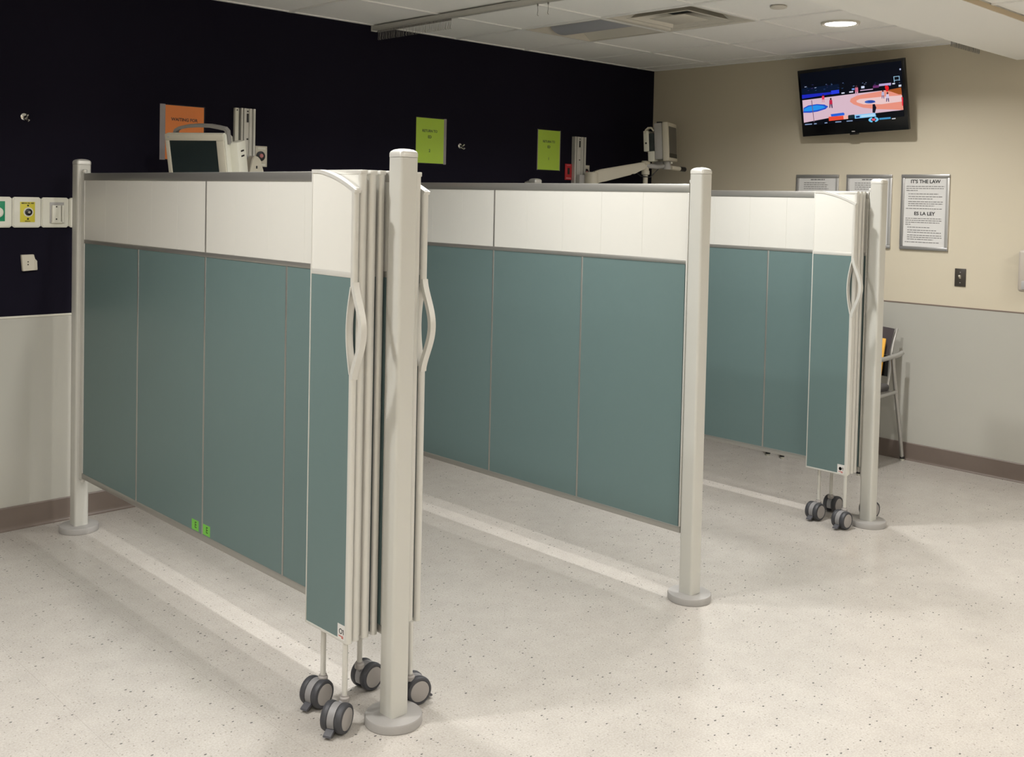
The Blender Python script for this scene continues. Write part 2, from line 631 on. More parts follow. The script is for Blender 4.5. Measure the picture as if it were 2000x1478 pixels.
fill_cells = [cell_of(x, y) for x, y in FILL_TROFFER_POS]
for i in range(len(HX) - 1):
    for j in range(len(HY) - 1):
        if (i, j) in fill_cells:
            continue
        tile(HX[i], HX[i + 1], HY[j], HY[j + 1], ZC2 + 0.006, ceil2)


def area_lamp(name, shape, sx, sy, power, loc, parent, spread=math.pi, col=LAMP_COL):
    ld = bpy.data.lights.new(name, 'AREA')
    ld.shape = shape
    ld.size = sx
    if shape in ('RECTANGLE', 'ELLIPSE'):
        ld.size_y = sy
    ld.energy = power
    ld.color = col
    ld.spread = spread
    o = bpy.data.objects.new(name, ld)
    COL.objects.link(o)
    o.location = loc
    o.parent = parent
    return o


def downlight(x, y, z, label, watts):
    e = empty('recessed_downlight', (x, y, z))
    MB().use(M_DIFF).lathe([(0.084, -0.001), (0.098, -0.006), (0.104, -0.004), (0.106, 0.0055), (0.084, 0.0055)], 40).build('trim_ring', None, e)
    MB().use(M_LENS_ON).lathe([(0.0, -0.002), (0.083, -0.002), (0.083, 0.005), (0.0, 0.005)], 40).build('lens', None, e)
    area_lamp('downlight_bulb', 'DISK', 0.11, 0.11, watts, (0, 0, -0.006), e, DOWNLIGHT_SPREAD)
    tag(e, label, 'downlight', 'recessed round downlights over the bays')
    return e

for k, x in enumerate(DOWNLIGHT_X):
    downlight(x, DOWNLIGHT_Y, ZC,
              'lit round recessed downlight ' + ('in the ceiling near the cream wall', 'over the bay before the far screen', 'over the middle bay beside the bare-posted screen',
                                                 'over the middle bay beside the stickered screen', 'over the bay of the wall gas outlets', 'added out of view to brighten the gas outlet bay')[k], DOWNLIGHT_W[k])

for (i, j) in fill_cells:  # unseen fill lights, added to brighten the floor near the camera
    x0, x1, y0, y1 = HX[i + 1], HX[i], HY[j + 1], HY[j]
    e = empty('fill_troffer', ((x0 + x1) / 2, (y0 + y1) / 2, ZC2))
    hw, hh = (x1 - x0) / 2 - 0.013, (y1 - y0) / 2 - 0.013
    fr = MB().use(M_DIFF)
    fr.box(-hw, hw, -hh, -hh + 0.03, 0.0, 0.05).box(-hw, hw, hh - 0.03, hh, 0.0, 0.05)
    fr.box(-hw, -hw + 0.03, -hh + 0.03, hh - 0.03, 0.0, 0.05).box(hw - 0.03, hw, -hh + 0.03, hh - 0.03, 0.0, 0.05)
    fr.build('frame', None, e)
    MB().use(M_LENS_ON).box(-hw + 0.03, hw - 0.03, -hh + 0.03, hh - 0.03, 0.012, 0.02).build('lens', None, e)
    area_lamp('fill_troffer_lamp', 'RECTANGLE', 2 * hw - 0.07, 2 * hh - 0.07, FILL_TROFFER_W, (0, 0, 0.006), e, FILL_TROFFER_SPREAD)
    tag(e, 'unseen square fill troffer added in the aisle ceiling', 'ceiling light', 'added aisle fill troffers')

# air diffuser
def diffuser():
    i, j = DIFF_CELL
    x0, x1, y0, y1 = GX[i + 1] + 0.012, GX[i] - 0.012, GY[j + 1] + 0.012, GY[j] - 0.012
    cx, cy = (x0 + x1) / 2, (y0 + y1) / 2
    h = min(x1 - x0, y1 - y0) / 2
    e = empty('air_diffuser', (cx, cy, ZC))
    def pyramid(mb, r0, z0, r1, z1, t=0.0015):
        tmp = bmesh.new()
        q = []
        for r, z in ((r0, z0), (r1, z1), (r1, z1 + t), (r0, z0 + t)):
            q.append([tmp.verts.new((sx * r, sy * r, z)) for sx, sy in ((-1, -1), (1, -1), (1, 1), (-1, 1))])
        for a in range(4):
            A, B = q[a], q[(a + 1) % 4]
            for k in range(4):
                tmp.faces.new((A[k], A[(k + 1) % 4], B[(k + 1) % 4], B[k]))
        mb.merge(tmp)
    fr = MB().use(M_DIFF)
    pyramid(fr, h, 0.0005, h - 0.022, 0.004)
    fr.build('frame', None, e)
    mb = MB().use(M_DIFF); pyramid(mb, h - 0.022, 0.004, h - 0.085, 0.080); mb.build('outer_cone', None, e)
    mb = MB().use(M_DIFF); pyramid(mb, h - 0.086, 0.0005, h - 0.100, 0.0008); pyramid(mb, h - 0.100, 0.001, h - 0.150, 0.060); mb.build('middle_cone', None, e)
    mb = MB().use(M_DIFF)
    mb.box(-(h - 0.178), h - 0.178, -(h - 0.178), h - 0.178, 0.001, 0.004, 0.001)
    mb.build('centre_plate', None, e)
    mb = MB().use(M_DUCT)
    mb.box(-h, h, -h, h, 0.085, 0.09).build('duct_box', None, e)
    tag(e, 'square air diffuser with nested louvre cones in the ceiling', 'air vent')
diffuser()

def troffer_off():
    i, j = TROF_CELL
    x0, x1, y0, y1 = GX[i + 1] + 0.012, GX[i] - 0.012, GY[j + 1] + 0.012, GY[j] - 0.012
    e = empty('unlit_troffer', ((x0 + x1) / 2, (y0 + y1) / 2, ZC))
    hx, hy = (x1 - x0) / 2, (y1 - y0) / 2
    fr = MB().use(M_DIFF)
    fr.box(-hx, hx, -hy, -hy + 0.012, 0.0, 0.09).box(-hx, hx, hy - 0.012, hy, 0.0, 0.09)
    fr.box(-hx, -hx + 0.012, -hy + 0.012, hy - 0.012, 0.0, 0.09).box(hx - 0.012, hx, -hy + 0.012, hy - 0.012, 0.0, 0.09)
    fr.build('frame', None, e)
    # two curved reflector wings and a central hanging basket
    for s in (-1, 1):
        pts = []
        for k in range(9):
            t = k / 8.0
            pts.append((s * (hx - 0.012 - t * 0.19), 0.004 + 0.075 * math.sin(t * math.pi / 2)))
        prof = pts + [(p[0], p[1] + 0.003) for p in reversed(pts)]
        MB().use(M_DIFF).prism(prof, 'y', -hy + 0.012, hy - 0.012, True).build('reflector_wing', None, e)
    n = 10
    arc = [(0.105 * math.cos(math.pi * k / n), 0.055 - 0.052 * math.sin(math.pi * k / n)) for k in range(n + 1)]
    MB().use(M_LENS_OFF).prism(arc, 'y', -hy + 0.03, hy - 0.03, True).build('lamp_basket', None, e)
    MB().use(M_DIFF).box(-hx, hx, -hy, hy, 0.09, 0.095).build('top_pan', None, e)
    tag(e, 'unlit square troffer with curved reflector beside the air diffuser', 'ceiling light')
troffer_off()

# flat sprinkler cover
sp = MB().use(M_DIFF).lathe([(0.0, -0.009), (0.036, -0.009), (0.043, -0.006), (0.0435, 0.0), (0.036, 0.0), (0.036, 0.0055), (0.0, 0.0055)], 32).build('sprinkler_cover')
sp.location = (-1.741, -2.178, ZC)
tag(sp, 'small flat round sprinkler cover on the ceiling', 'sprinkler')

# curtain tracks with their hook carriers
def hooks_mesh(pts, direction, length):
    mb = MB().use(mat('grey_curtain_hook', (0.26, 0.25, 0.235), 0.45))
    for p in pts:
        p = Vector(p)
        jx = random.uniform(-0.003, 0.003)
        mb.box(p.x - 0.003, p.x + 0.003, p.y - 0.003, p.y + 0.003, p.z - 0.012, p.z)
        q = [p + Vector((0, 0, -0.012))]
        q.append(p + direction * jx + Vector((0, 0, -length * 0.55)))
        q.append(p + direction * (jx + 0.004) + Vector((0, 0, -length * 0.9)))
        q.append(p + direction * (jx - 0.003) + Vector((0, 0, -length)))
        mb.tube(q, 0.0013, 5)
    return mb

tr = empty('curtain_track', (-2.70, -0.045, ZC))
tx = -2.70
o = MB().use(M_ALU_L).box(tx - 0.018, tx + 0.018, -2.715, -0.004, ZC - 0.030, ZC - 0.002, 0.002).build('rail')
hk = hooks_mesh([(tx, -0.05 - k * 0.0125, ZC - 0.03) for k in range(54)], Vector((0, 1, 0)), 0.058).build('hook_row')
hk['kind'] = 'stuff'
hs = [hooks_mesh([(tx, y, ZC - 0.03)], Vector((0, 1, 0)), 0.062).build('hook') for y in (-1.385, -1.459)]
en = MB().use(M_ALU_L).box(tx - 0.021, tx + 0.021, -0.012, -0.0005, ZC - 0.034, ZC - 0.001, 0.002).build('end_cap')
adopt(tr, o, hk, en, *hs)
tag(tr, 'pale ceiling curtain track ending at the dark wall, hooks bunched at its end', 'curtain track')

tr2 = empty('curtain_track', (-0.45, -2.62, ZC))
o = MB().use(M_ALU_L).box(-2.6, -0.15, -2.638, -2.602, ZC - 0.030, ZC - 0.002, 0.002).build('rail')
hk = hooks_mesh([(-0.30 - k * 0.0095, -2.62, ZC - 0.03) for k in range(42)], Vector((1, 0, 0)), 0.088).build('hook_row')
hk['kind'] = 'stuff'
adopt(tr2, o, hk)
tag(tr2, 'curtain track behind the soffit with bunched hooks hanging below it', 'curtain track')

# ------------------------------------------------------------------ privacy screens
Z0, Z1 = 0.262, 1.688          # bottom and top of the panels
ZM0, ZM1 = 1.363, 1.381        # mid rail
P_Y0, P_Y1 = -0.275, -2.592    # long panel ends
P_MID = -1.441
TEAL_W = 0.583


def post(x, y, parent_list, with_cap=True):
    h = 0.033
    mb = MB().use(M_POST)
    mb.prism(rrect(x - h, x + h, y - h, y + h, 0.011, 5), 'z', 0.026, POST_H - 0.022, True)
    p = mb.build('post')
    cap = MB().use(M_ALU_L)
    pts = rrect(-h - 0.0008, h + 0.0008, -h - 0.0008, h + 0.0008, 0.0115, 5)
    tmp = bmesh.new()
    rings = []
    for s, z in ((1.0, -0.021), (1.0, -0.010), (0.93, -0.004), (0.7, 0.0015), (0.4, 0.004), (0.0, 0.005)):
        if s == 0:
            rings.append([tmp.verts.new((x, y, POST_H + z))])
        else:
            rings.append([tmp.verts.new((x + px * s, y + py * s, POST_H + z)) for px, py in pts])
    for a, b in zip(rings[:-1], rings[1:]):
        n = len(a)
        for k in range(n):
            f = tmp.faces.new((a[k], a[(k + 1) % n], b[0])) if len(b) == 1 else tmp.faces.new((a[k], a[(k + 1) % n], b[(k + 1) % n], b[k]))
            f.smooth = True
    tmp.faces.new(list(reversed(rings[0])))
    cap.merge(tmp)
    c = cap.build('post_cap')
    d = MB().use(M_DISC).lathe([(0.0, 0.0), (0.087, 0.0), (0.0885, 0.002), (0.0885, 0.023), (0.086, 0.0275), (0.05, 0.0285), (0.0, 0.0285)], 56,
                               Matrix.Translation((x, y, 0))).build('base_disc')
    parent_list.append((p, [c, d]))
    return p


def long_screen(x, label, name='privacy_screen', stickers=False, tall=True):
    e = empty(name, (x, -1.44, 0.0))
    t = 0.0185
    parts = []
    subs = []
    post(x, POST_Y, subs)
    post(x, -0.2036, subs)
    # frame
    top = MB().use(M_ALU)
    top.box(x - t, x + t, P_Y1, P_Y0, Z1 - 0.034, Z1, 0.0025)
    parts.append(top.build('top_rail'))
    parts.append(MB().use(M_ALU).box(x - t, x + t, P_Y1, P_Y0, Z0, Z0 + 0.026, 0.0025).build('bottom_rail'))
    parts.append(MB().use(M_ALU).box(x - t, x + t, P_Y1 + 0.007, P_Y0 - 0.007, ZM0, ZM1, 0.002).build('mid_rail'))
    for yy in (P_Y0, P_Y1):
        s = 1 if yy == P_Y0 else -1
        parts.append(MB().use(M_ALU_L).box(x - t, x + t, yy - s * 0.008, yy, Z0 + 0.0265, Z1 - 0.0345, 0.002).build('end_stile'))
        # hinge tube between panel and post
        py = POST_Y if s < 0 else -0.2036
        yc = (yy + py + (0.033 if s < 0 else -0.033)) / 2
        hb = MB().use(M_ALU_L).box(x - 0.014, x + 0.010, min(yy, py + 0.03 * (1 if s < 0 else -1)), max(yy, py + 0.03 * (1 if s < 0 else -1)), Z0 - 0.012, Z1 + 0.002, 0.002)
        hb.lathe([(0.0, 0), (0.008, 0), (0.011, 0.004), (0.011, 0.012), (0.007, 0.016), (0.0, 0.016)], 16, Matrix.Translation((x - 0.006, yc, Z1 + 0.002)))
        hb.lathe([(0.0, 0), (0.008, 0), (0.010, 0.004), (0.010, 0.012), (0.0, 0.012)], 16, Matrix.Translation((x - 0.006, yc, Z0 - 0.024)))
        parts.append(hb.build('hinge_profile'))
    # teal panels
    edges = [P_Y0 - 0.008, -0.854, P_MID, -2.019, P_Y1 + 0.008]
    for a, b in zip(edges[:-1], edges[1:]):
        parts.append(MB().use(M_TEAL).box(x - t + 0.0025, x + t - 0.0025, b + 0.0045, a - 0.0045, Z0 + 0.026, ZM0, 0.0).build('teal_panel'))
    for yy in edges[1:-1]:
        parts.append(MB().use(M_ALU).box(x - t + 0.0005, x + t - 0.0005, yy - 0.0045, yy + 0.0045, Z0 + 0.0262, ZM0 - 0.0002, 0.001).build('divider_strip'))
    # white panels in ten leaves, grey stile in the middle
    n = 10
    ye = [P_Y0 - 0.008 + (P_Y1 + 0.008 - P_Y0 + 0.008) * k / n for k in range(n + 1)]
    ye[5] = P_MID
    for k in range(n):
        a, b = ye[k], ye[k + 1]
        ga = 0.0045 if k == 5 else 0.0002
        gb = 0.0045 if k == 4 else 0.0002
        parts.append(MB().use(M_WHITE).box(x - t + 0.0028, x + t - 0.0028, b + gb, a - ga, ZM1, Z1 - 0.034, 0.0003, 1).build('white_panel'))
    parts.append(MB().use(M_ALU).box(x - t + 0.0008, x + t - 0.0008, P_MID - 0.0045, P_MID + 0.0045, ZM1 + 0.0002, Z1 - 0.0342, 0.001).build('divider_strip'))
    adopt(e, *parts)
    for p, ch in subs:
        adopt(e, p)
        for c in ch:
            c.data.transform(Matrix.Translation(-e.location))
            c.parent = p
    tag(e, label, 'screen', 'fixed privacy screens between the bays')
    return e


long_screen(POST_X[0], 'long teal and white privacy screen with two green stickers at its lower edge')
long_screen(POST_X[1], 'long teal and white privacy screen whose front post carries no folded leaves')
long_screen(POST_X[2], 'long teal and white privacy screen beside the chairs along the cream wall')

for (y, t_) in ((-1.383, 'E'), (-1.474, 'E')):
    e = MB().use(M_STICKER).box(POST_X[0] - 0.0163, POST_X[0] - 0.0158, y - 0.028, y + 0.028, 0.2905, 0.331).build('sticker')
    te = text_obj('sticker_letter', t_, 0.034, M_INK_GN, face_minus_x(POST_X[0] - 0.0166, y - 0.004, 0.311), e, 0.0001, 1.0, 0.008)
    tag(e, 'small green lettered sticker left of the divider' if y > -1.44 else 'small green lettered sticker right of the divider', 'sticker', 'green stickers on the privacy screen')
    e['label'] = ('small green lettered sticker at the panel joint, on the %s panel' % ('dark wall side' if y > -1.44 else 'front post side'))


def caster(stem_xy, stem_top, wheel_xy, axis, parent, pedal=True):
    """twin-wheel caster: stem + hood, two wheels with hubs, brake pedal. world coordinates, baked"""
    ax = Vector((axis[0], axis[1], 0)).normalized()
    roll = Vector((-ax.y, ax.x, 0))            # perpendicular, horizontal
    off = Vector((wheel_xy[0] - stem_xy[0], wheel_xy[1] - stem_xy[1], 0))
    if roll.dot(off) < 0:
        roll = -roll
    R_ = 0.0445
    c = Vector((wheel_xy[0], wheel_xy[1], R_ + 0.0005))
    st = Vector((stem_xy[0], stem_xy[1], 0))
    mb = MB().use(M_ALU_L)
    mb.tube([st + Vector((0, 0, 0.092)), st + Vector((0, 0, stem_top))], 0.0085, 16)
    mb.use(M_HUB)
    mb.lathe([(0.0, 0.080), (0.0155, 0.080), (0.0155, 0.092), (0.012, 0.096), (0.012, 0.100), (0.0, 0.100)], 20, Matrix.Translation(st))
    mb.use(M_HOOD)
    # hood: half-drum between the wheels with a neck to the stem
    basis = Matrix((roll, Vector((0, 0, 1)), ax)).transposed().to_4x4()
    basis.translation = c
    pts = []
    for k in range(15):
        a = math.radians(-25 + 230.0 * k / 14)
        pts.append((0.0425 * math.cos(a), 0.0425 * math.sin(a)))
    pts.append((0.0, -0.012))
    tmp = MB()
    tmp.prism(pts, 'z', -0.0115, 0.0115, True)
    mb.merge(tmp.bm, basis)
    neck_top = basis.inverted() @ (st + Vector((0, 0, 0.084)))
    nk = MB()
    nk.tube([Vector((-0.006 + neck_top.x * 0.3, 0.02, 0)), Vector((neck_top.x * 0.9, 0.034, neck_top.z * 0.5)), neck_top], 0.013, 14)
    mb.merge(nk.bm, basis)
    body = mb.build('caster')
    outs = [body]
    subs = []
    for s in (-1, 1):
        wb_ = MB().use(M_TYRE)
        B = basis @ Matrix.Translation((0, 0, s * 0.0235)) @ (Matrix.Identity(4) if s > 0 else Matrix.Rotation(math.pi, 4, 'X'))
        wb_.lathe([(0.0, -0.0115), (0.040, -0.0115), (0.0435, -0.0085), (0.0445, -0.003), (0.0445, 0.003), (0.042, 0.010), (0.037, 0.0125), (0.0345, 0.0125), (0.0335, 0.010), (0.0, 0.010)], 40, B)
        wb_.use(M_HUB)
        wb_.lathe([(0.0, 0.0102), (0.033, 0.0102), (0.033, 0.0118), (0.031, 0.0128), (0.0, 0.0128)], 36, B)
        subs.append(wb_.build('wheel'))
    if pedal:
        pb = MB().use(M_PEDAL)
        tmp = MB()
        tmp.prism([(0.020, -0.014), (0.040, -0.020), (0.058, -0.031), (0.060, -0.036), (0.054, -0.037), (0.036, -0.028), (0.020, -0.022)], 'z', -0.013, 0.013)
        pb.merge(tmp.bm, basis)
        subs.append(pb.build('brake_pedal'))
    return body, subs


def arch_z(t):
    """height of the arched top over the leaf, t 0 (hinge side) .. 1 (front edge)"""
    if t < 0.18:
        return Z1
    u = (t - 0.18) / 0.82
    return Z1 - 0.060 * (0.45 * u + 0.55 * u * u)


LEAF_Y0, LEAF_Y1 = -2.358, -2.588
LEAVES = ((-0.143, -0.121), (-0.117, -0.0905), (-0.0815, -0.055), (-0.0455, -0.0235))


def folding_stack(xp, side, label, casters, lab=True, grip=0.043):
    """side -1: folded on the -x face of the fixed screen, +1 mirrored"""
    e = empty('folding_screen', (xp + side * 0.09, -2.47, 0.0))
    for li, (a, b) in enumerate(LEAVES):
        xa, xb = xp - side * a, xp - side * b
        x0, x1 = min(xa, xb), max(xa, xb)
        xm = (x0 + x1) / 2
        y0, y1 = LEAF_Y0, LEAF_Y1 + (0.0 if li == 0 else 0.006)
        fr = MB().use(M_ALU_L)
        st = 0.015
        # rounded front stile, cross-section in xy
        w = x1 - x0
        def nose(yb, yf):
            n = 8
            pts = [(x1, yb)]
            rr = w / 2
            dep = min(0.010, abs(yb - yf))
            for k in range(n + 1):
                an = math.pi * k / n
                pts.append((xm + rr * math.cos(an), yf + dep - dep * math.sin(an)))
            pts.append((x0, yb))
            return pts
        if li == 0:
            zt = arch_z(1.0)
            fr.prism(nose(y1 + st, y1), 'z', Z0, 1.078, True)
            fr.prism(nose(y1 + st, y1), 'z', 1.338, zt + 0.004, True)
            # arched top bar
            path = []
            for k in range(17):
                t = k / 16.0
                path.append((y0 + (y1 - y0) * t, arch_z(t) - 0.005))
            fr.strip(path, 'x', x0 - 0.0005, x1 + 0.0005, 0.011)
        else:
            fr.prism(nose(y1 + st, y1), 'z', Z0, Z1 - 0.012, True)
            fr.box(x0, x1, y1 + 0.001, y0, Z1 - 0.014, Z1, 0.002)
        fr.box(x0, x1, y0 - 0.005, y0, Z0, Z1 - (0.0115 if li == 0 else 0.0142), 0.001)
        fr.box(x0, x1, y1 + st, y0 - 0.0052, Z0, Z0 + 0.008, 0.001)
        fr.box(x0 + 0.0008, x1 - 0.0008, y1 + st, y0 - 0.0052, ZM0 + 0.002, ZM1 + 0.002, 0.001)
        leaf = fr.build('leaf_frame')
        subs = []
        g = 0.0018
        ya, yb = y1 + st, y0 - 0.005
        if li == 0:
            # teal panel with the lens-shaped hand hole bitten out of its front edge
            pts = [(yb, Z0 + 0.008), (yb, ZM0 + 0.002)]
            pts += [(ya, ZM0 + 0.002)]
            for k in range(15):
                t = k / 14.0
                pts.append((ya + 0.004 * 0 + 0.018 * math.sin(math.pi * t), 1.335 - 0.255 * t))
            pts += [(ya, Z0 + 0.008)]
            subs.append(MB().use(M_TEAL).prism(pts, 'x', x0 + g, x1 - g).build('teal_panel'))
            pts = [(yb, ZM1 + 0.002), (ya, ZM1 + 0.002)]
            for k in range(13):
                t = 1.0 - k / 12.0
                yy = ya + (yb - ya) * (1 - t)
                tt = (yy - y0) / (y1 - y0)
                pts.append((yy, arch_z(tt) - 0.010))
            subs.append(MB().use(M_WHITE).prism(pts, 'x', x0 + g, x1 - g).build('white_panel'))
            # hand-hole trim and the bulging grip
            hb = MB().use(M_ALU_L)
            path = [(ya + 0.019 * math.sin(math.pi * k / 16.0) - 0.0015, 1.338 - 0.261 * k / 16.0) for k in range(17)]
            hb.strip(path, 'x', x0 - 0.001, x1 + 0.001, 0.005)
            path = []
            for k in range(25):
                t = k / 24.0
                path.append((y1 + 0.0075 - grip * (0.5 - 0.5 * math.cos(2 * math.pi * t)) ** 0.8, 1.352 - 0.29 * t))
            hb.strip(path, 'x', x0 + 0.0005, x1 - 0.0005, 0.0145)
            bmesh.ops.bevel(hb.bm, geom=[ed for ed in hb.bm.edges if len(ed.link_faces) == 2 and ed.calc_face_angle(0) > 1.0], offset=0.0022, segments=3, affect='EDGES')
            subs.append(hb.build('handle'))
            if lab:
                xf = x0 if side < 0 else x1
                s = -1 if side < 0 else 1
                lb = MB().use(M_PAPER).box(xf - s * g + s * 0.0001, xf - s * g + s * 0.0006, y1 + st + 0.0005, y1 + st + 0.0385, Z0 + 0.004, Z0 + 0.052)
                mm = Matrix(((0, 0, -1 if side < 0 else 1, xf - s * g + s * 0.0007), (-1 if side < 0 else 1, 0, 0, y1 + st + 0.022), (0, 1, 0, Z0 + 0.031), (0, 0, 0, 1)))
                ring = [(0.0085, -0.0001), (0.0085, 0.0003), (0.0058, 0.0003), (0.0058, -0.0001)]
                lb.use(M_INK)
                lb.lathe(ring, 20, mm)
                tmp = MB(); tmp.box(0.009, 0.0155, 0.004, 0.007, 0, 0.0003).box(0.0125, 0.0155, -0.008, 0.004, 0, 0.0003)
                lb.merge(tmp.bm, mm)
                lb.use(M_REDINK)
                tmp = MB(); tmp.box(-0.010, 0.014, -0.016, -0.0135, 0, 0.0003).box(0.004, 0.014, -0.0205, -0.0175, 0, 0.0003)
                lb.merge(tmp.bm, mm)
                lbo = lb.build('caster_lock_label')
                lbo['label'] = 'small white label with a round symbol and red print'
                subs.append(lbo)
        else:
            subs.append(MB().use(M_TEAL).box(x0 + g, x1 - g, ya, yb, Z0 + 0.008, ZM0 + 0.002).build('teal_panel'))
            subs.append(MB().use(M_WHITE).box(x0 + g, x1 - g, ya, yb, ZM1 + 0.002, Z1 - 0.014).build('white_panel'))
        adopt(e, leaf)
        for s_ in subs:
            s_.data.transform(Matrix.Translation(-e.location))
            s_.parent = leaf
    # hinge strips between the leaves (dark gaskets) alternating front / back
    for li in range(3):
        a = LEAVES[li][1]
        b = LEAVES[li + 1][0]
        xa, xb = xp - side * a, xp - side * b
        yy = LEAF_Y0 - 0.004 if li % 2 == 0 else LEAF_Y1 + 0.022
        h = MB().use(M_ALU if li else M_SHADOWGAP).box(xa, xb, yy - 0.003, yy + 0.003, Z0 + 0.01, Z1 - 0.03).build('hinge_strip')
        adopt(e, h)
    for (sx, sy), li, (wx, wy), axis in casters:
        a, b = LEAVES[li]
        body, subs = caster((xp - side * (a + b) / 2 if sx is None else sx, sy), Z0 + 0.006, (wx, wy), axis, e)
        adopt(e, body)
        for s_ in subs:
            s_.data.transform(Matrix.Translation(-e.location))
            s_.parent = body
    tag(e, label, 'folding screen', 'folded leaf stacks at the front posts')
    return e


X1, X2, X3 = POST_X
folding_stack(X1, -1, 'folded teal and white leaf stack on casters, on the side facing the wall gas outlets', [
    ((None, -2.563), 0, (X1 - 0.165, -2.572), (0.43, -0.90)),
    ((None, -2.405), 1, (X1 - 0.121, -2.397), (0.24, -0.97)),
])
folding_stack(X1, 1, 'folded leaf stack on casters with its handle turned to the bare-posted screen', [
    ((None, -2.408), 3, (X1 + 0.071, -2.401), (0.09, -1.0)),
    ((None, -2.583), 1, (X1 + 0.129, -2.577), (-0.17, -0.98)),
])
folding_stack(X3, -1, 'folded teal and white leaf stack on casters at the post below the framed notices', [
    ((None, -2.575), 0, (X3 - 0.160, -2.578), (-0.10, -0.995)),
    ((None, -2.415), 1, (X3 - 0.128, -2.412), (-0.08, -1.0)),
])
folding_stack(X3, 1, 'folded leaf stack on casters between the far front post and the cream wall', [
    ((None, -2.408), 3, (X3 + 0.062, -2.407), (-0.06, -1.0)),
    ((None, -2.583), 1, (X3 + 0.129, -2.577), (-0.17, -0.98)),
], lab=False, grip=0.012)

# ------------------------------------------------------------------ things on the dark wall
def W(mb, x0, x1, z0, z1, d0, d1, bev=0.0):
    """box on the dark wall: d = distance off the wall"""
    return mb.box(x0, x1, -d1, -d0, z0, z1, bev)

def wall_hook(x, z, label):
    e = empty('wall_hook', (x, 0.0, z))
    MB().use(M_CHROME).lathe([(0.0, 0.0), (0.016, 0.0), (0.016, 0.003), (0.010, 0.006), (0.0, 0.006)], 20,
                             Matrix.Rotation(math.pi / 2, 4, 'X')).build('back_plate', None, e)
    MB().use(M_CHROME).tube([(0, -0.004, 0.0), (0.0, -0.02, -0.002), (0.004, -0.032, 0.003), (0.006, -0.038, 0.012)], 0.0055, 12,
                            rads=[0.007, 0.006, 0.0055, 0.008]).build('upper_prong', None, e)
    MB().use(M_CHROME).tube([(0, -0.004, -0.006), (0.005, -0.018, -0.016), (0.010, -0.028, -0.020), (0.014, -0.034, -0.012)], 0.005, 12,
                            rads=[0.006, 0.005, 0.005, 0.0075]).build('lower_prong', None, e)
    tag(e, label, 'hook', 'small chrome hooks on the dark wall')

wall_hook(-4.708, 1.947, 'small chrome hook on the dark wall above the white outlet strip')
wall_hook(-1.995, 1.950, 'small chrome hook on the dark wall between the two lime signs')

# gas outlet strip
ZP0, ZP1 = 1.4275, 1.5705
def plate(x0, x1):
    c = 0.010
    mb = MB().use(M_PLATE)
    pts = [(x0 + c, ZP0), (x1 - c, ZP0), (x1, ZP0 + c * 0.8), (x1, ZP1 - c * 0.8), (x1 - c, ZP1), (x0 + c, ZP1), (x0, ZP1 - c * 0.8), (x0, ZP0 + c * 0.8)]
    mb.prism(pts, 'y', -0.018, -0.001)
    bmesh.ops.bevel(mb.bm, geom=[ed for ed in mb.bm.edges if all(v.co.y < -0.017 for v in ed.verts)], offset=0.005, segments=2, affect='EDGES')
    return mb

GRP = 'wall gas outlet plates in a row'
o1 = empty('gas_outlet_plate', (-4.83, 0, ZP0))
a = plate(-4.894, -4.764).build('plate')
g = W(MB().use(M_GREEN), -4.868, -4.796, 1.457, 1.550, 0.018, 0.0195, 0.0005).build('green_cover')
t = MB().use(M_PLATE).lathe([(0.0, 0.0), (0.024, 0.0), (0.024, 0.012), (0.018, 0.016), (0.0, 0.016)], 28,
                           Matrix.Translation((-4.830, -0.0195, 1.498)) @ Matrix.Rotation(math.pi / 2, 4, 'X')).build('port')
adopt(o1, a, g, t)
tag(o1, 'white wall outlet plate with a green cover', 'gas outlet', GRP)

o2 = empty('gas_outlet_plate', (-4.697, 0, ZP0))
a = plate(-4.762, -4.633).build('plate')
g = W(MB().use(M_YELLOW), -4.729, -4.662, 1.453, 1.548, 0.018, 0.0195, 0.0005).build('yellow_cover')
pt = MB().use(M_BLACK)
mm = Matrix.Translation((-4.692, -0.0195, 1.500)) @ Matrix.Rotation(math.pi / 2, 4, 'X')
pt.lathe([(0.0, 0.0), (0.0165, 0.0), (0.0165, 0.005), (0.010, 0.009), (0.0, 0.009)], 24, mm)
pt.use(M_CHROME).lathe([(0.0, 0.009), (0.0075, 0.009), (0.006, 0.014), (0.0, 0.014)], 20, mm)
pt.use(M_PLATE).lathe([(0.017, 0.0), (0.0225, 0.0), (0.0225, 0.002), (0.017, 0.002)], 24, mm)
pt = pt.build('port')
sc = [MB().use(M_BLACK).lathe([(0.0, 0.0), (0.004, 0.0), (0.004, 0.002), (0.0, 0.002)], 12, Matrix.Translation((-4.694, -0.0195, z)) @ Matrix.Rotation(math.pi / 2, 4, 'X')).build('screw')
      for z in (1.531, 1.468)]
tx_ = text_obj('lettering', 'MEDICAL AIR', 0.0095, M_INK, face_dark(-4.695, 1.5415, -0.0198))
tx2 = text_obj('small_lettering', 'MEDICAL', 0.006, M_INK, face_dark(-4.695, 1.4575, -0.0198))
adopt(o2, a, g, pt, *sc, tx_, tx2)
tag(o2, 'white wall outlet plate with a yellow medical air cover', 'gas outlet', GRP)

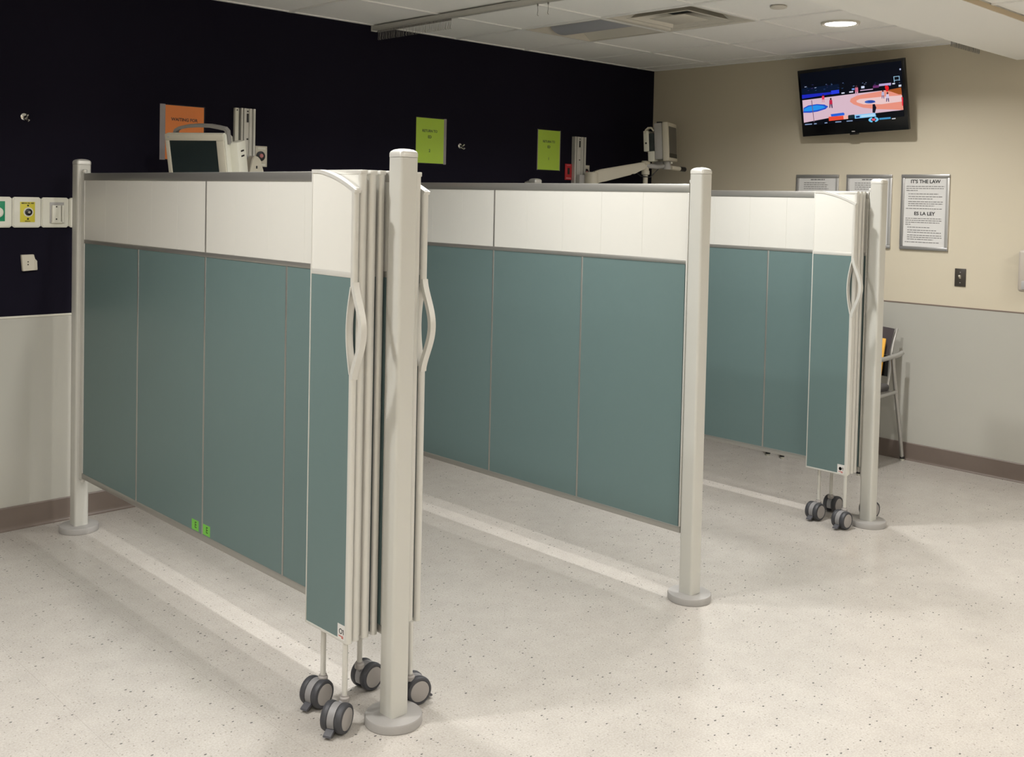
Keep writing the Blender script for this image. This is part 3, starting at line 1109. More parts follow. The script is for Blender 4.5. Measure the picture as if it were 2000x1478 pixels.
o3 = empty('vacuum_slide_plate', (-4.567, 0, ZP0))
a = plate(-4.631, -4.503).build('plate')
b = W(MB().use(M_GREYPL), -4.594, -4.528, 1.449, 1.548, 0.018, 0.021, 0.001).build('back_shoe')
c = W(MB().use(M_PLATE), -4.586, -4.545, 1.451, 1.534, 0.021, 0.032, 0.002)
W(c, -4.541, -4.531, 1.451, 1.534, 0.021, 0.034, 0.002)
W(c, -4.588, -4.530, 1.449, 1.456, 0.021, 0.030, 0.001)
c = c.build('slide_channel')
sc = [MB().use(M_BLACK).lathe([(0.0, 0.0), (0.0035, 0.0), (0.0035, 0.001), (0.0, 0.001)], 12, Matrix.Translation((-4.567, -0.032, z)) @ Matrix.Rotation(math.pi / 2, 4, 'X')).build('screw')
      for z in (1.527, 1.468)]
adopt(o3, a, b, c, *sc)
tag(o3, 'white wall plate with a slide bracket for a suction bottle', 'wall bracket', GRP)

o4 = plate(-4.501, -4.372).build('blank_plate')
tag(o4, 'blank white wall plate, end of the outlet row, partly behind the wall post', 'wall plate', GRP)

# ivory bracket below
br = empty('wall_bracket', (-4.684, 0, 1.22))
mb = MB().use(M_IVORY)
mb.prism([(-4.721, 1.299), (-4.664, 1.300), (-4.662, 1.278), (-4.650, 1.270), (-4.648, 1.226), (-4.714, 1.222)], 'y', -0.020, 0.0)
bmesh.ops.bevel(mb.bm, geom=list(mb.bm.edges), offset=0.002, segments=1, affect='EDGES')
a = mb.build('body')
s = [MB().use(M_BLACK).lathe([(0.0, 0.0), (0.003, 0.0), (0.003, 0.001), (0.0, 0.001)], 12, Matrix.Translation((-4.692, -0.020, z)) @ Matrix.Rotation(math.pi / 2, 4, 'X')).build('screw')
     for z in (1.266, 1.253)]
r = MB().use(M_IVORY).box(-4.661, -4.657, -0.024, -0.020, 1.230, 1.274, 0.001).build('rib')
adopt(br, a, *s, r)
tag(br, 'small ivory plastic bracket screwed to the dark wall below the outlet plates', 'wall bracket')

# paper signs in plastic sleeves
def sleeve(name, x0, x1, z0, z1, paper, lines, label, px0, px1, ink, wrinkle=True):
    e = empty(name, ((x0 + x1) / 2, 0.0, z0))
    objs = []
    objs.append(MB().use(paper).box(px0, px1, -0.0022, -0.0012, z0 + 0.004, z1 - 0.004).build('paper'))
    for body, size, zz, xx in lines:
        objs.append(text_obj('lettering', body, size, ink, face_dark(xx, zz, -0.0026), None, 0.0001))
    # wavy clear front sheet
    nx, nz = 26, 30
    bm = bmesh.new()
    grid = []
    rnd = random.Random(hash((round(x0, 2), 3)) & 0xff)
    ph = [rnd.uniform(0, 6.28) for _ in range(6)]
    for j in range(nz + 1):
        row = []
        for i in range(nx + 1):
            u, v = i / nx, j / nz
            env = math.sin(math.pi * u) * math.sin(math.pi * v)
            d = 0.0045 * env * (1 + 0.5 * math.sin(9 * u + 5 * v + ph[0]) + 0.4 * math.sin(14 * v - 6 * u + ph[1])) + 0.0008 * math.sin(30 * u + ph[2]) * math.sin(24 * v + ph[3]) * (1 if wrinkle else 0)
            row.append(bm.verts.new((x0 + (x1 - x0) * u, -0.0034 - max(0, d), z0 + (z1 - z0) * v)))
        grid.append(row)
    for j in range(nz):
        for i in range(nx):
            f = bm.faces.new((grid[j][i], grid[j][i + 1], grid[j + 1][i + 1], grid[j + 1][i]))
            f.smooth = True
    mb = MB().use(M_SLEEVE)
    mb.merge(bm)
    objs.append(mb.build('clear_sleeve'))
    for a_, b_ in ((x0, px0), (px1, x1)):
        if b_ - a_ > 0.006:
            objs.append(MB().use(M_SLEEVE_EDGE).box(a_, b_, -0.0016, -0.0006, z0, z1).build('sleeve_edge'))
    adopt(e, *objs)
    tag(e, label, 'sign')
    return e

sleeve('paper_sign', -4.040, -3.790, 1.775, 2.062, M_ORANGE,
       [('WAITING FOR', 0.0225, 1.986, -3.905)], 'orange paper sign in a clear plastic sleeve reading waiting for', -4.010, -3.796, M_INK_BR)
sleeve('paper_sign', -2.365, -2.112, 1.824, 2.115, M_LIME,
       [('RETURN TO', 0.0225, 2.030, -2.250), ('ED', 0.024, 1.993, -2.250), ('2', 0.026, 1.906, -2.250)],
       'lime green paper sign in a wrinkled clear sleeve, left of a chrome hook', -2.360, -2.134, M_INK_GN)
o = sleeve('paper_sign', -1.280, -1.047, 1.820, 2.106, M_LIME,
           [('RETURN TO', 0.0225, 2.022, -1.165), ('ED', 0.024, 1.985, -1.165), ('1', 0.026, 1.902, -1.165)],
           'lime green paper sign lying flat beside the red outlet plate', -1.274, -1.053, M_INK_GN, False)

# vertical equipment rails
def equip_rail(x0, x1, label, z0=1.15, z1=2.072, side_strip=True):
    e = empty('equipment_rail', ((x0 + x1) / 2, 0, z0))
    w = x1 - x0
    objs = []
    if side_strip:
        objs.append(W(MB().use(M_PLATE), x0 - 0.031, x0 - 0.009, z0, z1, 0.0, 0.022, 0.002).build('cable_channel'))
        objs.append(MB().use(M_BLACK).lathe([(0, 0), (0.004, 0), (0.004, 0.001), (0, 0.001)], 12, Matrix.Translation((x0 - 0.020, -0.022, z1 - 0.012)) @ Matrix.Rotation(math.pi / 2, 4, 'X')).build('screw'))
    # extruded channel with ribs and a slotted centre
    h = 0.032
    prof = [(x0, 0), (x1, 0), (x1, -h), (x1 - w * 0.14, -h), (x1 - w * 0.14, -h + 0.012), (x1 - w * 0.26, -h + 0.012), (x1 - w * 0.26, -h),
            (x1 - w * 0.42, -h), (x1 - w * 0.42, -h + 0.006), (x1 - w * 0.64, -h + 0.006), (x1 - w * 0.64, -h), (x1 - w * 0.80, -h),
            (x1 - w * 0.80, -h + 0.012), (x1 - w * 0.88, -h + 0.012), (x1 - w * 0.88, -h), (x0, -h)]
    objs.append(MB().use(M_ALU_L).prism(prof, 'z', z0, z1).build('rail_channel'))
    xs_ = x1 - w * 0.53
    for hw_, za, zb in ((0.005, 0.075, 0.028), (0.004, 0.019, 0.012), (0.004, 0.170, 0.162)):
        objs.append(MB().use(M_BLACK).box(xs_ - hw_, xs_ + hw_, -h + 0.002, -h + 0.0058, z1 - za, z1 - zb).build('slot'))
    adopt(e, *objs)
    tag(e, label, 'wall rail')
    return e

equip_rail(-3.592, -3.506, 'vertical slotted equipment rail on the dark wall behind the monitor with a carry handle')
equip_rail(-0.925, -0.807, 'vertical slotted equipment rail on the dark wall carrying the long monitor arm', side_strip=False)

# wall outlet with dark round port
def small_plate(name, x0, x1, z0, z1, base_mat, label):
    e = empty(name, ((x0 + x1) / 2, 0, z0))
    o = W(MB().use(base_mat), x0, x1, z0, z1, 0.0, 0.007, 0.002).build('plate')
    adopt(e, o)
    tag(e, label, 'wall outlet')
    return e

e = small_plate('port_outlet', -3.489, -3.416, 1.760, 1.874, M_IVORY, 'ivory wall outlet with a dark round port beside the equipment rail')
objs = [MB().use(M_BLACK).lathe([(0, 0), (0.027, 0), (0.027, 0.005), (0.020, 0.007), (0, 0.007)], 24, Matrix.Translation((-3.458, -0.007, 1.818)) @ Matrix.Rotation(math.pi / 2, 4, 'X')).build('port'),
        MB().use(M_PINK).lathe([(0, 0.007), (0.012, 0.007), (0.010, 0.012), (0, 0.012)], 20, Matrix.Translation((-3.456, -0.007, 1.820)) @ Matrix.Rotation(math.pi / 2, 4, 'X')).build('port_centre'),
        W(MB().use(M_PLATE), -3.476, -3.428, 1.855, 1.866, 0.007, 0.0085).build('label_strip'),
        W(MB().use(M_PLATE), -3.476, -3.428, 1.766, 1.776, 0.007, 0.0085).build('label_strip')]
adopt(e, *objs)

e = small_plate('red_outlet', -0.996, -0.926, 1.760, 1.875, M_RED, 'red wall outlet plate next to the equipment rail')
objs = [W(MB().use(M_PINK), -0.985, -0.937, 1.768, 1.776, 0.007, 0.0085).build('label_strip'),
        W(MB().use(M_PINK), -0.980, -0.942, 1.862, 1.866, 0.007, 0.0085).build('label_strip'),
        W(MB().use(M_BLACK), -0.972, -0.950, 1.800, 1.845, 0.007, 0.0085).build('socket')]
adopt(e, *objs)
e = small_plate('port_outlet', -0.800, -0.736, 1.760, 1.872, M_IVORY, 'ivory wall outlet with a dark port above the monitor arm')
objs = [MB().use(M_BLACK).lathe([(0, 0), (0.024, 0), (0.024, 0.005), (0, 0.006)], 24, Matrix.Translation((-0.772, -0.007, 1.822)) @ Matrix.Rotation(math.pi / 2, 4, 'X')).build('port'),
        MB().use(M_PINK).lathe([(0, 0.006), (0.009, 0.006), (0.008, 0.010), (0, 0.010)], 16, Matrix.Translation((-0.772, -0.007, 1.822)) @ Matrix.Rotation(math.pi / 2, 4, 'X')).build('port_centre'),
        W(MB().use(M_PLATE), -0.792, -0.744, 1.858, 1.866, 0.007, 0.0085).build('label_strip')]
adopt(e, *objs)

# dispenser whose top just shows over the second screen
e = empty('wall_dispenser', (-1.375, 0, 1.52))
a = W(MB().use(M_PLATE), -1.400, -1.325, 1.52, 1.736, 0.0, 0.10, 0.008).build('body')
b = W(MB().use(M_GREYPL), -1.395, -1.375, 1.736, 1.742, 0.02, 0.08, 0.002).build('lid_latch')
adopt(e, a, b)
tag(e, 'white wall dispenser whose top shows over the bare-posted screen', 'dispenser')

# ------------------------------------------------------------------ left patient monitor
def frame_from(n, tilt):
    """n: horizontal facing direction, tilt>0 leans the top forward (screen faces down)"""
    n = Vector((n[0], n[1], 0)).normalized()
    r = Vector((-n.y, n.x, 0))          # viewer's right when looking at the face
    r = Vector((0, 0, 1)).cross(n)
    f = (n * math.cos(tilt) + Vector((0, 0, -1)) * math.sin(tilt)).normalized()
    u = f.cross(r)
    return r, u, f

def monitor_left():
    c = Vector((-4.035, -0.40, 1.748))
    e = empty('patient_monitor', c)
    r, u, f = frame_from((-0.85, -0.53), 0.22)
    B = Matrix((r, u, f)).transposed().to_4x4()
    w, h = 0.158, 0.150
    parts = []
    # body: tapered box behind the bezel
    mb = MB().use(M_PLATE)
    tmp = bmesh.new()
    rings = []
    for s, z in ((1.0, 0.0), (1.0, -0.03), (0.93, -0.036), (0.93, -0.085), (0.86, -0.10), (0.80, -0.14)):
        rings.append([tmp.verts.new((sx * w * s, sy * h * s, z)) for sx, sy in ((-1, -1), (1, -1), (1, 1), (-1, 1))])
    for a, b in zip(rings[:-1], rings[1:]):
        for k in range(4):
            tmp.faces.new((a[k], a[(k + 1) % 4], b[(k + 1) % 4], b[k]))
    tmp.faces.new(rings[0]); tmp.faces.new(list(reversed(rings[-1])))
    bmesh.ops.recalc_face_normals(tmp, faces=tmp.faces)
    bmesh.ops.bevel(tmp, geom=list(tmp.edges), offset=0.005, segments=2, affect='EDGES')
    mb.merge(tmp)
    parts.append(mb.build('housing'))
    # bezel
    mb = MB().use(M_IVORY)
    iw0, iw1, ih0, ih1 = -w + 0.022, w - 0.040, -h + 0.035, h - 0.034
    mb.box(-w + 0.001, w - 0.001, ih1, h - 0.001, -0.002, 0.008, 0.003)
    mb.box(-w + 0.001, w - 0.001, -h + 0.001, ih0, -0.002, 0.008, 0.003)
    mb.box(-w + 0.001, iw0, ih0, ih1, -0.002, 0.008, 0.002)
    mb.box(iw1, w - 0.001, ih0, ih1, -0.002, 0.008, 0.002)
    parts.append(mb.build('bezel'))
    parts.append(MB().use(M_SCREENOFF).box(iw0, iw1, ih0, ih1, 0.0, 0.004).build('screen'))
    parts.append(MB().use(M_GREYPL).lathe([(0, 0.008), (0.006, 0.008), (0.006, 0.009), (0, 0.009)], 16, Matrix.Translation((-w + 0.020, h - 0.016, 0))).build('round_badge'))
    # arched carry handle behind the top edge
    mb = MB().use(M_MONGREY)
    path = [(-w + 0.018, h - 0.06), (-w + 0.020, h - 0.01), (-w + 0.028, h + 0.008), (-w + 0.050, h + 0.019), (-0.06, h + 0.028), (0.0, h + 0.031), (0.06, h + 0.029),
            (w - 0.055, h + 0.022), (w - 0.022, h + 0.015), (w - 0.012, h + 0.004), (w - 0.012, h - 0.06)]
    mb.strip(path, 'z', -0.075, -0.045, 0.015)
    bmesh.ops.bevel(mb.bm, geom=[ed for ed in mb.bm.edges if len(ed.link_faces) == 2 and ed.calc_face_angle(0) > 1.0], offset=0.004, segments=2, affect='EDGES')
    parts.append(mb.build('carry_handle'))
    # side module rack
    mb = MB().use(M_PLATE)
    mb.box(w * 0.9, w + 0.03, -h, h - 0.055, -0.150, -0.065, 0.004)
    parts.append(mb.build('module_rack'))
    for z in (0.045, 0.020):
        parts.append(MB().use(M_BLACK).box(w + 0.0295, w + 0.0308, z, z + 0.008, -0.125, -0.095).build('rack_slot'))
    for p in parts:
        p.data.transform(B)
        p.parent = e
    tag(e, 'patient monitor with dark screen and arched carry handle over the stickered screen', 'monitor')
    # bracket to the rail
    mb = MB().use(M_GREYPL)
    mb.box(-3.640, -3.520, -0.075, -0.033, 1.60, 1.815, 0.008)
    o_ = mb.build('rail_clamp')
    mb = MB().use(M_IVORY)
    mb.prism([(-3.605, 1.60), (-3.60, 1.70), (-3.585, 1.79), (-3.572, 1.812), (-3.550, 1.812), (-3.530, 1.795), (-3.510, 1.73), (-3.505, 1.60)], 'y', -0.135, -0.077)
    bmesh.ops.bevel(mb.bm, geom=list(mb.bm.edges), offset=0.004, segments=2, affect='EDGES')
    p_ = mb.build('knuckle_cover')
    s_ = MB().use(M_BLACK).box(-3.559, -3.551, -0.1365, -0.135, 1.745, 1.760).build('slot')
    q_ = MB().use(M_GREYPL).tube([(-3.56, -0.11, 1.66), (-3.70, -0.22, 1.66), (-3.92, -0.335, 1.68), (-3.95, -0.345, 1.72)], 0.022, 14).build('arm')
    adopt(e, o_, p_, s_, q_)
monitor_left()

def monitor_right():
    J = Vector((-0.45, -0.30, 1.885))
    A = Vector((-0.83, -0.075, 1.785))
    objs = [MB().use(M_GREYPL).box(-0.905, -0.825, -0.065, -0.032, 1.66, 1.80, 0.006).build('rail_clamp')]
    mb = MB().use(M_IVORY)
    mb.lathe([(0, -0.085), (0.046, -0.085), (0.05, -0.08), (0.05, 0.035), (0.044, 0.045), (0, 0.045)], 28, Matrix.Translation((A.x + 0.02, A.y - 0.02, A.z - 0.01)))
    objs.append(mb.build('pivot_drum'))
    # main spring arm: tapered rounded beam
    d = (J - A); L_ = d.length
    X = d.normalized(); Y = Vector((0, 0, 1)).cross(X).normalized(); Z = X.cross(Y)
    B = Matrix((X, Y, Z)).transposed().to_4x4(); B.translation = A
    mb = MB().use(M_IVORY)
    tmp = MB()
    tmp.prism([(0.03, -0.058), (0.12, -0.056), (L_ * 0.72, -0.048), (L_ * 0.76, -0.038), (L_ * 0.97, -0.030), (L_ * 0.985, 0.0), (L_ * 0.95, 0.024), (0.10, 0.036), (0.045, 0.028), (0.025, -0.01)], 'y', -0.035, 0.035)
    bmesh.ops.bevel(tmp.bm, geom=list(tmp.bm.edges), offset=0.008, segments=2, affect='EDGES')
    mb.merge(tmp.bm, B)
    objs.append(mb.build('spring_arm'))
    mb = MB().use(M_IVORY)
    mb.lathe([(0, -0.16), (0.018, -0.16), (0.018, -0.075), (0.030, -0.07), (0.030, -0.045), (0.024, -0.04), (0.024, 0.0), (0.033, 0.006), (0.033, 0.024), (0.026, 0.030), (0, 0.030)], 24, Matrix.Translation(J))
    objs.append(mb.build('elbow_post'))
    H0 = Vector((-0.335, -0.405, 1.885))
    mb = MB().use(M_GREYPL)
    mb.tube([J + Vector((0.0, -0.01, -0.005)), J * 0.5 + H0 * 0.5 + Vector((0, 0, -0.012)), H0], 0.019, 14)
    mb.lathe([(0, -0.03), (0.028, -0.03), (0.028, 0.028), (0, 0.028)], 20, Matrix.Translation(H0))
    objs.append(mb.build('fore_arm'))
    mb = MB().use(M_IVORY)
    G0, G1, G2 = Vector((-0.32, -0.43, 1.868)), Vector((-0.215, -0.43, 1.864)), Vector((-0.145, -0.43, 1.861))
    mb.tube([G0, G1], 0.016, 14)
    objs.append(mb.build('handle_bar'))
    g_ = MB().use(M_BLACK).tube([G1, G2 - Vector((0.008, 0, 0)), G2], 0.017, 14, rads=[0.0175, 0.0175, 0.012]).build('handle_grip')
    cb = MB().use(M_BLACK).tube([J + Vector((-0.10, 0.03, -0.045)), J + Vector((-0.05, 0.0, -0.085)), J + Vector((0.02, -0.03, -0.09)), J + Vector((0.07, -0.06, -0.03)), H0 + Vector((0, 0, 0.03))], 0.0035, 8).build('cable')
    ring = MB().use(M_GREYPL).box(J.x - 0.10, J.x + 0.09, J.y - 0.06, J.y + 0.05, J.z - 0.166, J.z - 0.158, 0.003).build('tray')
    c = Vector((-0.305, -0.43, 2.055))
    e = empty('patient_monitor', c)
    r, u, f = frame_from((0.40, -0.92), -0.06)
    B = Matrix((r, u, f)).transposed().to_4x4()
    w, h = 0.135, 0.140
    parts = []
    mb = MB().use(M_IVORY)
    mb.box(-w, w, -h, h, -0.045, 0.0, 0.008)
    parts.append(mb.build('bezel'))
    parts.append(MB().use(mat('dim_monitor_glass', (0.10, 0.095, 0.085), 0.3)).box(-w + 0.022, w - 0.022, -h + 0.058, h - 0.030, -0.002, 0.0012).build('screen'))
    parts.append(MB().use(M_BLACK).box(-w + 0.022, w - 0.022, -h + 0.024, -h + 0.057, -0.002, 0.0012).build('key_strip'))
    parts.append(MB().use(M_GREYPL).box(-w + 0.006, w - 0.012, -h + 0.015, h - 0.004, -0.105, -0.0455, 0.006).build('housing'))
    parts.append(MB().use(M_PLATE).box(-w + 0.004, w - 0.03, -h + 0.002, -h + 0.075, -0.155, -0.106, 0.005).build('lower_module'))
    parts.append(MB().use(M_PLATE).box(-w + 0.004, w - 0.05, -h + 0.075, h - 0.055, -0.185, -0.145, 0.005).build('back_module'))
    mb = MB().use(M_IVORY)
    mb.strip([(-0.170, h - 0.075), (-0.166, h - 0.05), (-0.148, h - 0.035), (-0.125, h - 0.035), (-0.106, h - 0.06)], 'x', -w + 0.004, -w + 0.05, 0.012)
    hnd = mb.build('carry_handle')
    hnd.data.transform(Matrix(((1, 0, 0, 0), (0, 0, 1, 0), (0, 1, 0, 0), (0, 0, 0, 1))))
    parts.append(hnd)
    parts.append(MB().use(M_SCREENOFF).box(-w + 0.010, w - 0.06, -h + 0.076, h - 0.075, -0.144, -0.107).build('battery_bay'))
    parts.append(MB().use(M_BLACK).lathe([(0, 0), (0.007, 0), (0.007, 0.002), (0, 0.002)], 14, Matrix.Translation((-w + 0.0035, -0.005, -0.166)) @ Matrix.Rotation(-math.pi / 2, 4, 'Y')).build('side_knob'))
    parts.append(MB().use(M_PLATE).lathe([(0, 0), (0.009, 0), (0.007, 0.010), (0, 0.010)], 14, Matrix.Translation((-0.03, -h - 0.012, -0.01))).build('control_knob'))
    parts.append(MB().use(M_GREYPL).box(-0.03, 0.03, -h - 0.026, -h + 0.001, -0.14, -0.07, 0.004).build('mount_plate'))
    parts.append(MB().use(M_BLACK).box(-w + 0.01, w - 0.06, h - 0.006, h + 0.006, -0.085, -0.048, 0.003).build('top_grip'))
    for p in parts:
        p.data.transform(B)
        p.parent = e
    adopt(e, *objs, g_, cb, ring)
    tag(e, 'patient monitor seen from its side on a long ivory jointed arm near the corner', 'monitor')
monitor_right()

# ------------------------------------------------------------------ television
def television():
    cy, cz, yaw, tilt, roll, Wd, Hd = -1.7378, 2.313, 0.0613, 0.1581, 0.0279, 0.774, 0.4473
    n = Vector((-math.cos(yaw) * math.cos(tilt), math.sin(yaw) * math.cos(tilt), -math.sin(tilt)))
    r = Vector((-math.sin(yaw), -math.cos(yaw), 0)).normalized()
    u = n.cross(r)
    if u.z < 0:
        u = -u
    ra = math.cos(roll) * r + math.sin(roll) * u
    ua = math.cos(roll) * u - math.sin(roll) * r
    B = Matrix((ra, ua, ra.cross(ua))).transposed().to_4x4()
    e = empty('television', (-0.14, cy, cz))
    hw, hh = Wd / 2, Hd / 2
    parts = []
    mb = MB().use(M_GLOSSBLK)
    mb.box(-hw, hw, -hh, hh, -0.028, 0.0, 0.004)
    mb.box(-hw * 0.72, hw * 0.72, -hh * 0.75, hh * 0.6, -0.052, -0.027, 0.008)
    parts.append(mb.build('housing'))
    # flat picture: polygons traced in the plane of the screen
    src = np.array([(135, 295), (1722, 105), (1812, 1185), (215, 1285)], float)
    dst = np.array([(-hw, hh), (hw, hh), (hw, -hh), (-hw, -hh)], float)
    Aa, bb = [], []
    for (x, y), (X, Y) in zip(src, dst):
        Aa.append([x, y, 1, 0, 0, 0, -X * x, -X * y]); bb.append(X)
        Aa.append([0, 0, 0, x, y, 1, -Y * x, -Y * y]); bb.append(Y)
    hm = np.append(np.linalg.solve(np.array(Aa), np.array(bb)), 1).reshape(3, 3)
    def uv(p):
        q = hm @ np.array([p[0], p[1], 1.0])
        return (q[0] / q[2], q[1] / q[2])
    ems = {}
    def em(c, s=1.0):
        s *= 0.72
        key = (c, s)
        if key not in ems:
            ems[key] = mat('tv_pixel_%d_%d_%d_%d' % (*c, int(s * 100)), (0.0, 0.0, 0.0), 0.3, emit=srgb(*c), estr=s)
        return ems[key]
    mb = MB()
    lay = [0.0006]
    def P(pts, c, s=1.0):
        mb.use(em(c, s))
        lay[0] += 0.00003
        f = [(*uv(p), lay[0]) for p in pts]
        mb.poly(f)
    def ell(cx, cy_, rx, ry, ang=0.0, n=28, a0=0, a1=360):
        out = []
        for k in range(n):
            t = math.radians(a0 + (a1 - a0) * k / (n if a1 - a0 == 360 else n - 1))
            x, y = rx * math.cos(t), ry * math.sin(t)
            out.append((cx + x * math.cos(ang) - y * math.sin(ang), cy_ + x * math.sin(ang) + y * math.cos(ang)))
        return out
    P([(175, 340), (1690, 150), (1735, 920), (238, 1110)], (6, 9, 20))
    P([(205, 560), (760, 490), (770, 600), (208, 680)], (8, 22, 48))
    P([(205, 655), (640, 612), (645, 645), (208, 712)], (30, 40, 190))
    P([(640, 592), (760, 578), (765, 632), (645, 648)], (40, 62, 225))
    # court
    P([(212, 735), (985, 640), (1450, 590), (1700, 655), (1730, 890), (1560, 905), (1300, 935), (620, 1000), (235, 1072)], (222, 190, 205), 1.0)
    P([(1030, 668), (1460, 590), (1700, 655), (1715, 710), (1728, 890), (1560, 880), (1330, 875), (1120, 850), (980, 800), (925, 760), (935, 715)], (238, 150, 130), 1.0)
    P([(1070, 720), (1380, 690), (1705, 668), (1712, 760), (1400, 800), (1130, 800), (1030, 770), (1020, 745)], (240, 205, 205), 1.0)
    P([(1480, 590), (1690, 550), (1705, 650), (1660, 655)], (165, 85, 35), 1.0)
    P([(230, 850), (300, 812), (430, 792), (540, 800), (600, 830), (560, 868), (440, 905), (330, 922), (225, 922)], (38, 80, 200), 1.0)
    P([(238, 862), (310, 828), (430, 808), (520, 818), (560, 838), (520, 858), (420, 885), (320, 898), (232, 900)], (40, 150, 240), 1.0)
    P([(345, 735), (356, 733), (392, 1065), (384, 1066)], (120, 90, 110), 1.0)
    P(ell(1225, 762, 80, 24, -0.05), (60, 100, 190), 1.0)
    P([(1180, 752), (1260, 738), (1310, 772), (1240, 782)], (40, 70, 160), 1.0)
    # crowd and boards
    rnd = random.Random(4)
    for k in range(46):
        x = rnd.uniform(220, 1660); y = 545 - (x - 220) * 0.055 + rnd.uniform(-40, 50)
        s_ = rnd.uniform(5, 16)
        P([(x, y), (x + s_ * 2, y - s_ * 0.25), (x + s_ * 2, y + s_ * 0.5), (x, y + s_ * 0.8)], rnd.choice([(40, 70, 110), (90, 110, 150), (28, 44, 80), (150, 160, 190), (60, 40, 90)]))
    for x, y, w_, h_, c in ((800, 622, 45, 18, (220, 225, 245)), (915, 606, 60, 18, (230, 230, 250)), (1080, 585, 190, 14, (200, 170, 200)), (1270, 520, 90, 38, (110, 50, 110)),
                            (1360, 496, 180, 34, (190, 170, 215)), (1095, 528, 48, 34, (210, 220, 245)), (955, 560, 40, 26, (110, 150, 220)), (1560, 484, 40, 20, (220, 225, 240)), (1655, 510, 40, 30, (215, 225, 240))):
        P([(x, y), (x + w_, y - w_ * 0.1), (x + w_, y - w_ * 0.1 + h_), (x, y + h_)], c)
    # backboard
    for q in ([(1575, 385), (1665, 375), (1665, 384), (1577, 394)], [(1575, 385), (1586, 384), (1596, 470), (1586, 472)], [(1655, 378), (1666, 376), (1672, 440), (1662, 443)], [(1590, 440), (1665, 432), (1665, 440), (1592, 449)]):
        P(q, (150, 190, 215))
    P(ell(1676, 278, 12, 14), (180, 190, 220))
    # players
    def fig(x, y, s, c1, c2):
        P([(x - 22 * s, y - 45 * s), (x + 22 * s, y - 48 * s), (x + 28 * s, y + 20 * s), (x - 24 * s, y + 24 * s)], c1)
        P([(x - 20 * s, y + 22 * s), (x - 2 * s, y + 22 * s), (x - 8 * s, y + 80 * s), (x - 22 * s, y + 80 * s)], c2)
        P([(x + 4 * s, y + 22 * s), (x + 24 * s, y + 20 * s), (x + 30 * s, y + 80 * s), (x + 14 * s, y + 82 * s)], c2)
        P(ell(x, y - 62 * s, 15 * s, 18 * s, n=12), (70, 40, 45))
    fig(525, 705, 0.75, (235, 60, 90), (225, 150, 165))
    fig(640, 775, 0.95, (200, 40, 75), (60, 40, 80))
    fig(1025, 590, 0.95, (205, 110, 135), (225, 170, 190))
    fig(1420, 650, 0.8, (190, 185, 215), (130, 115, 150))
    fig(1490, 690, 0.9, (215, 205, 230), (90, 80, 120))
    P([(1455, 515), (1500, 525), (1512, 560), (1490, 615), (1468, 600), (1450, 545)], (230, 30, 40))
    P([(1700, 690), (1725, 700), (1728, 830), (1712, 820)], (225, 40, 60))
    P([(1268, 800), (1300, 795), (1325, 850), (1305, 930), (1268, 925)], (14, 14, 32))
    # bottom crowd silhouette and score bar
    P([(238, 1075), (430, 1062), (470, 1045), (560, 1048), (900, 1010), (1300, 970), (1370, 935), (1520, 940), (1600, 905), (1735, 885), (1742, 985), (1000, 1060), (260, 1120)], (7, 9, 18))
    P([(640, 945), (830, 922), (848, 935), (845, 962), (650, 985)], (40, 100, 220))
    P([(608, 985), (830, 968), (835, 1025), (615, 1048)], (240, 80, 55))
    P([(830, 968), (900, 962), (903, 1018), (835, 1024)], (245, 185, 175))
    P([(905, 962), (995, 952), (998, 1005), (908, 1016)], (18, 40, 50))
    P([(1000, 958), (1310, 930), (1322, 985), (1004, 1016)], (140, 205, 250))
    P([(1095, 962), (1300, 942), (1305, 975), (1098, 995)], (185, 225, 250))
    P([(1020, 975), (1075, 970), (1077, 998), (1022, 1003)], (20, 50, 110))
    for a_ in (0, 180):
        outer = ell(1285, 1032, 76, 40, -0.1, 12, a_ + 110, a_ + 250)
        inner = ell(1285, 1032, 40, 22, -0.1, 12, a_ + 110, a_ + 250)
        P(outer + inner[::-1], (120, 205, 250))
    P(ell(1285, 1030, 28, 18), (225, 90, 110))
    P([(1370, 1008), (1540, 994), (1543, 1020), (1373, 1034)], (70, 150, 200))
    P([(1560, 1014), (1615, 1009), (1616, 1022), (1561, 1027)], (220, 225, 235))
    for x, w_ in ((255, 105), (390, 40), (550, 40), (710, 90), (880, 90)):
        y = 1092 - (x - 255) * 0.075
        P([(x, y), (x + w_, y - w_ * 0.07), (x + w_, y - w_ * 0.07 + 14), (x, y + 14)], (150, 175, 215), 0.9)
    pic = mb.build('screen_picture', fix=False)
    parts.append(pic)
    parts.append(MB().use(M_BLACK).box(-0.03, 0.03, -hh - 0.010, -hh + 0.002, -0.020, -0.002, 0.003).build('sensor_lip'))
    parts.append(MB().use(M_GREYPL).box(-0.012, 0.012, -hh + 0.010, -hh + 0.016, 0.0, 0.0006).build('maker_badge'))
    for p in parts:
        p.data.transform(B)
        p.parent = e
    # wall mount
    mb = MB().use(M_BLACK)
    mb.box(-0.015, 0.0, cy - 0.11, cy + 0.11, cz - 0.10, cz + 0.10, 0.003)
    mb.box(-0.10, -0.015, cy - 0.03, cy + 0.03, cz - 0.03, cz + 0.03, 0.003)
    o_ = mb.build('wall_mount')
    adopt(e, o_)
    tag(e, 'flat black television showing a basketball game, high on the cream wall', 'television')
television()

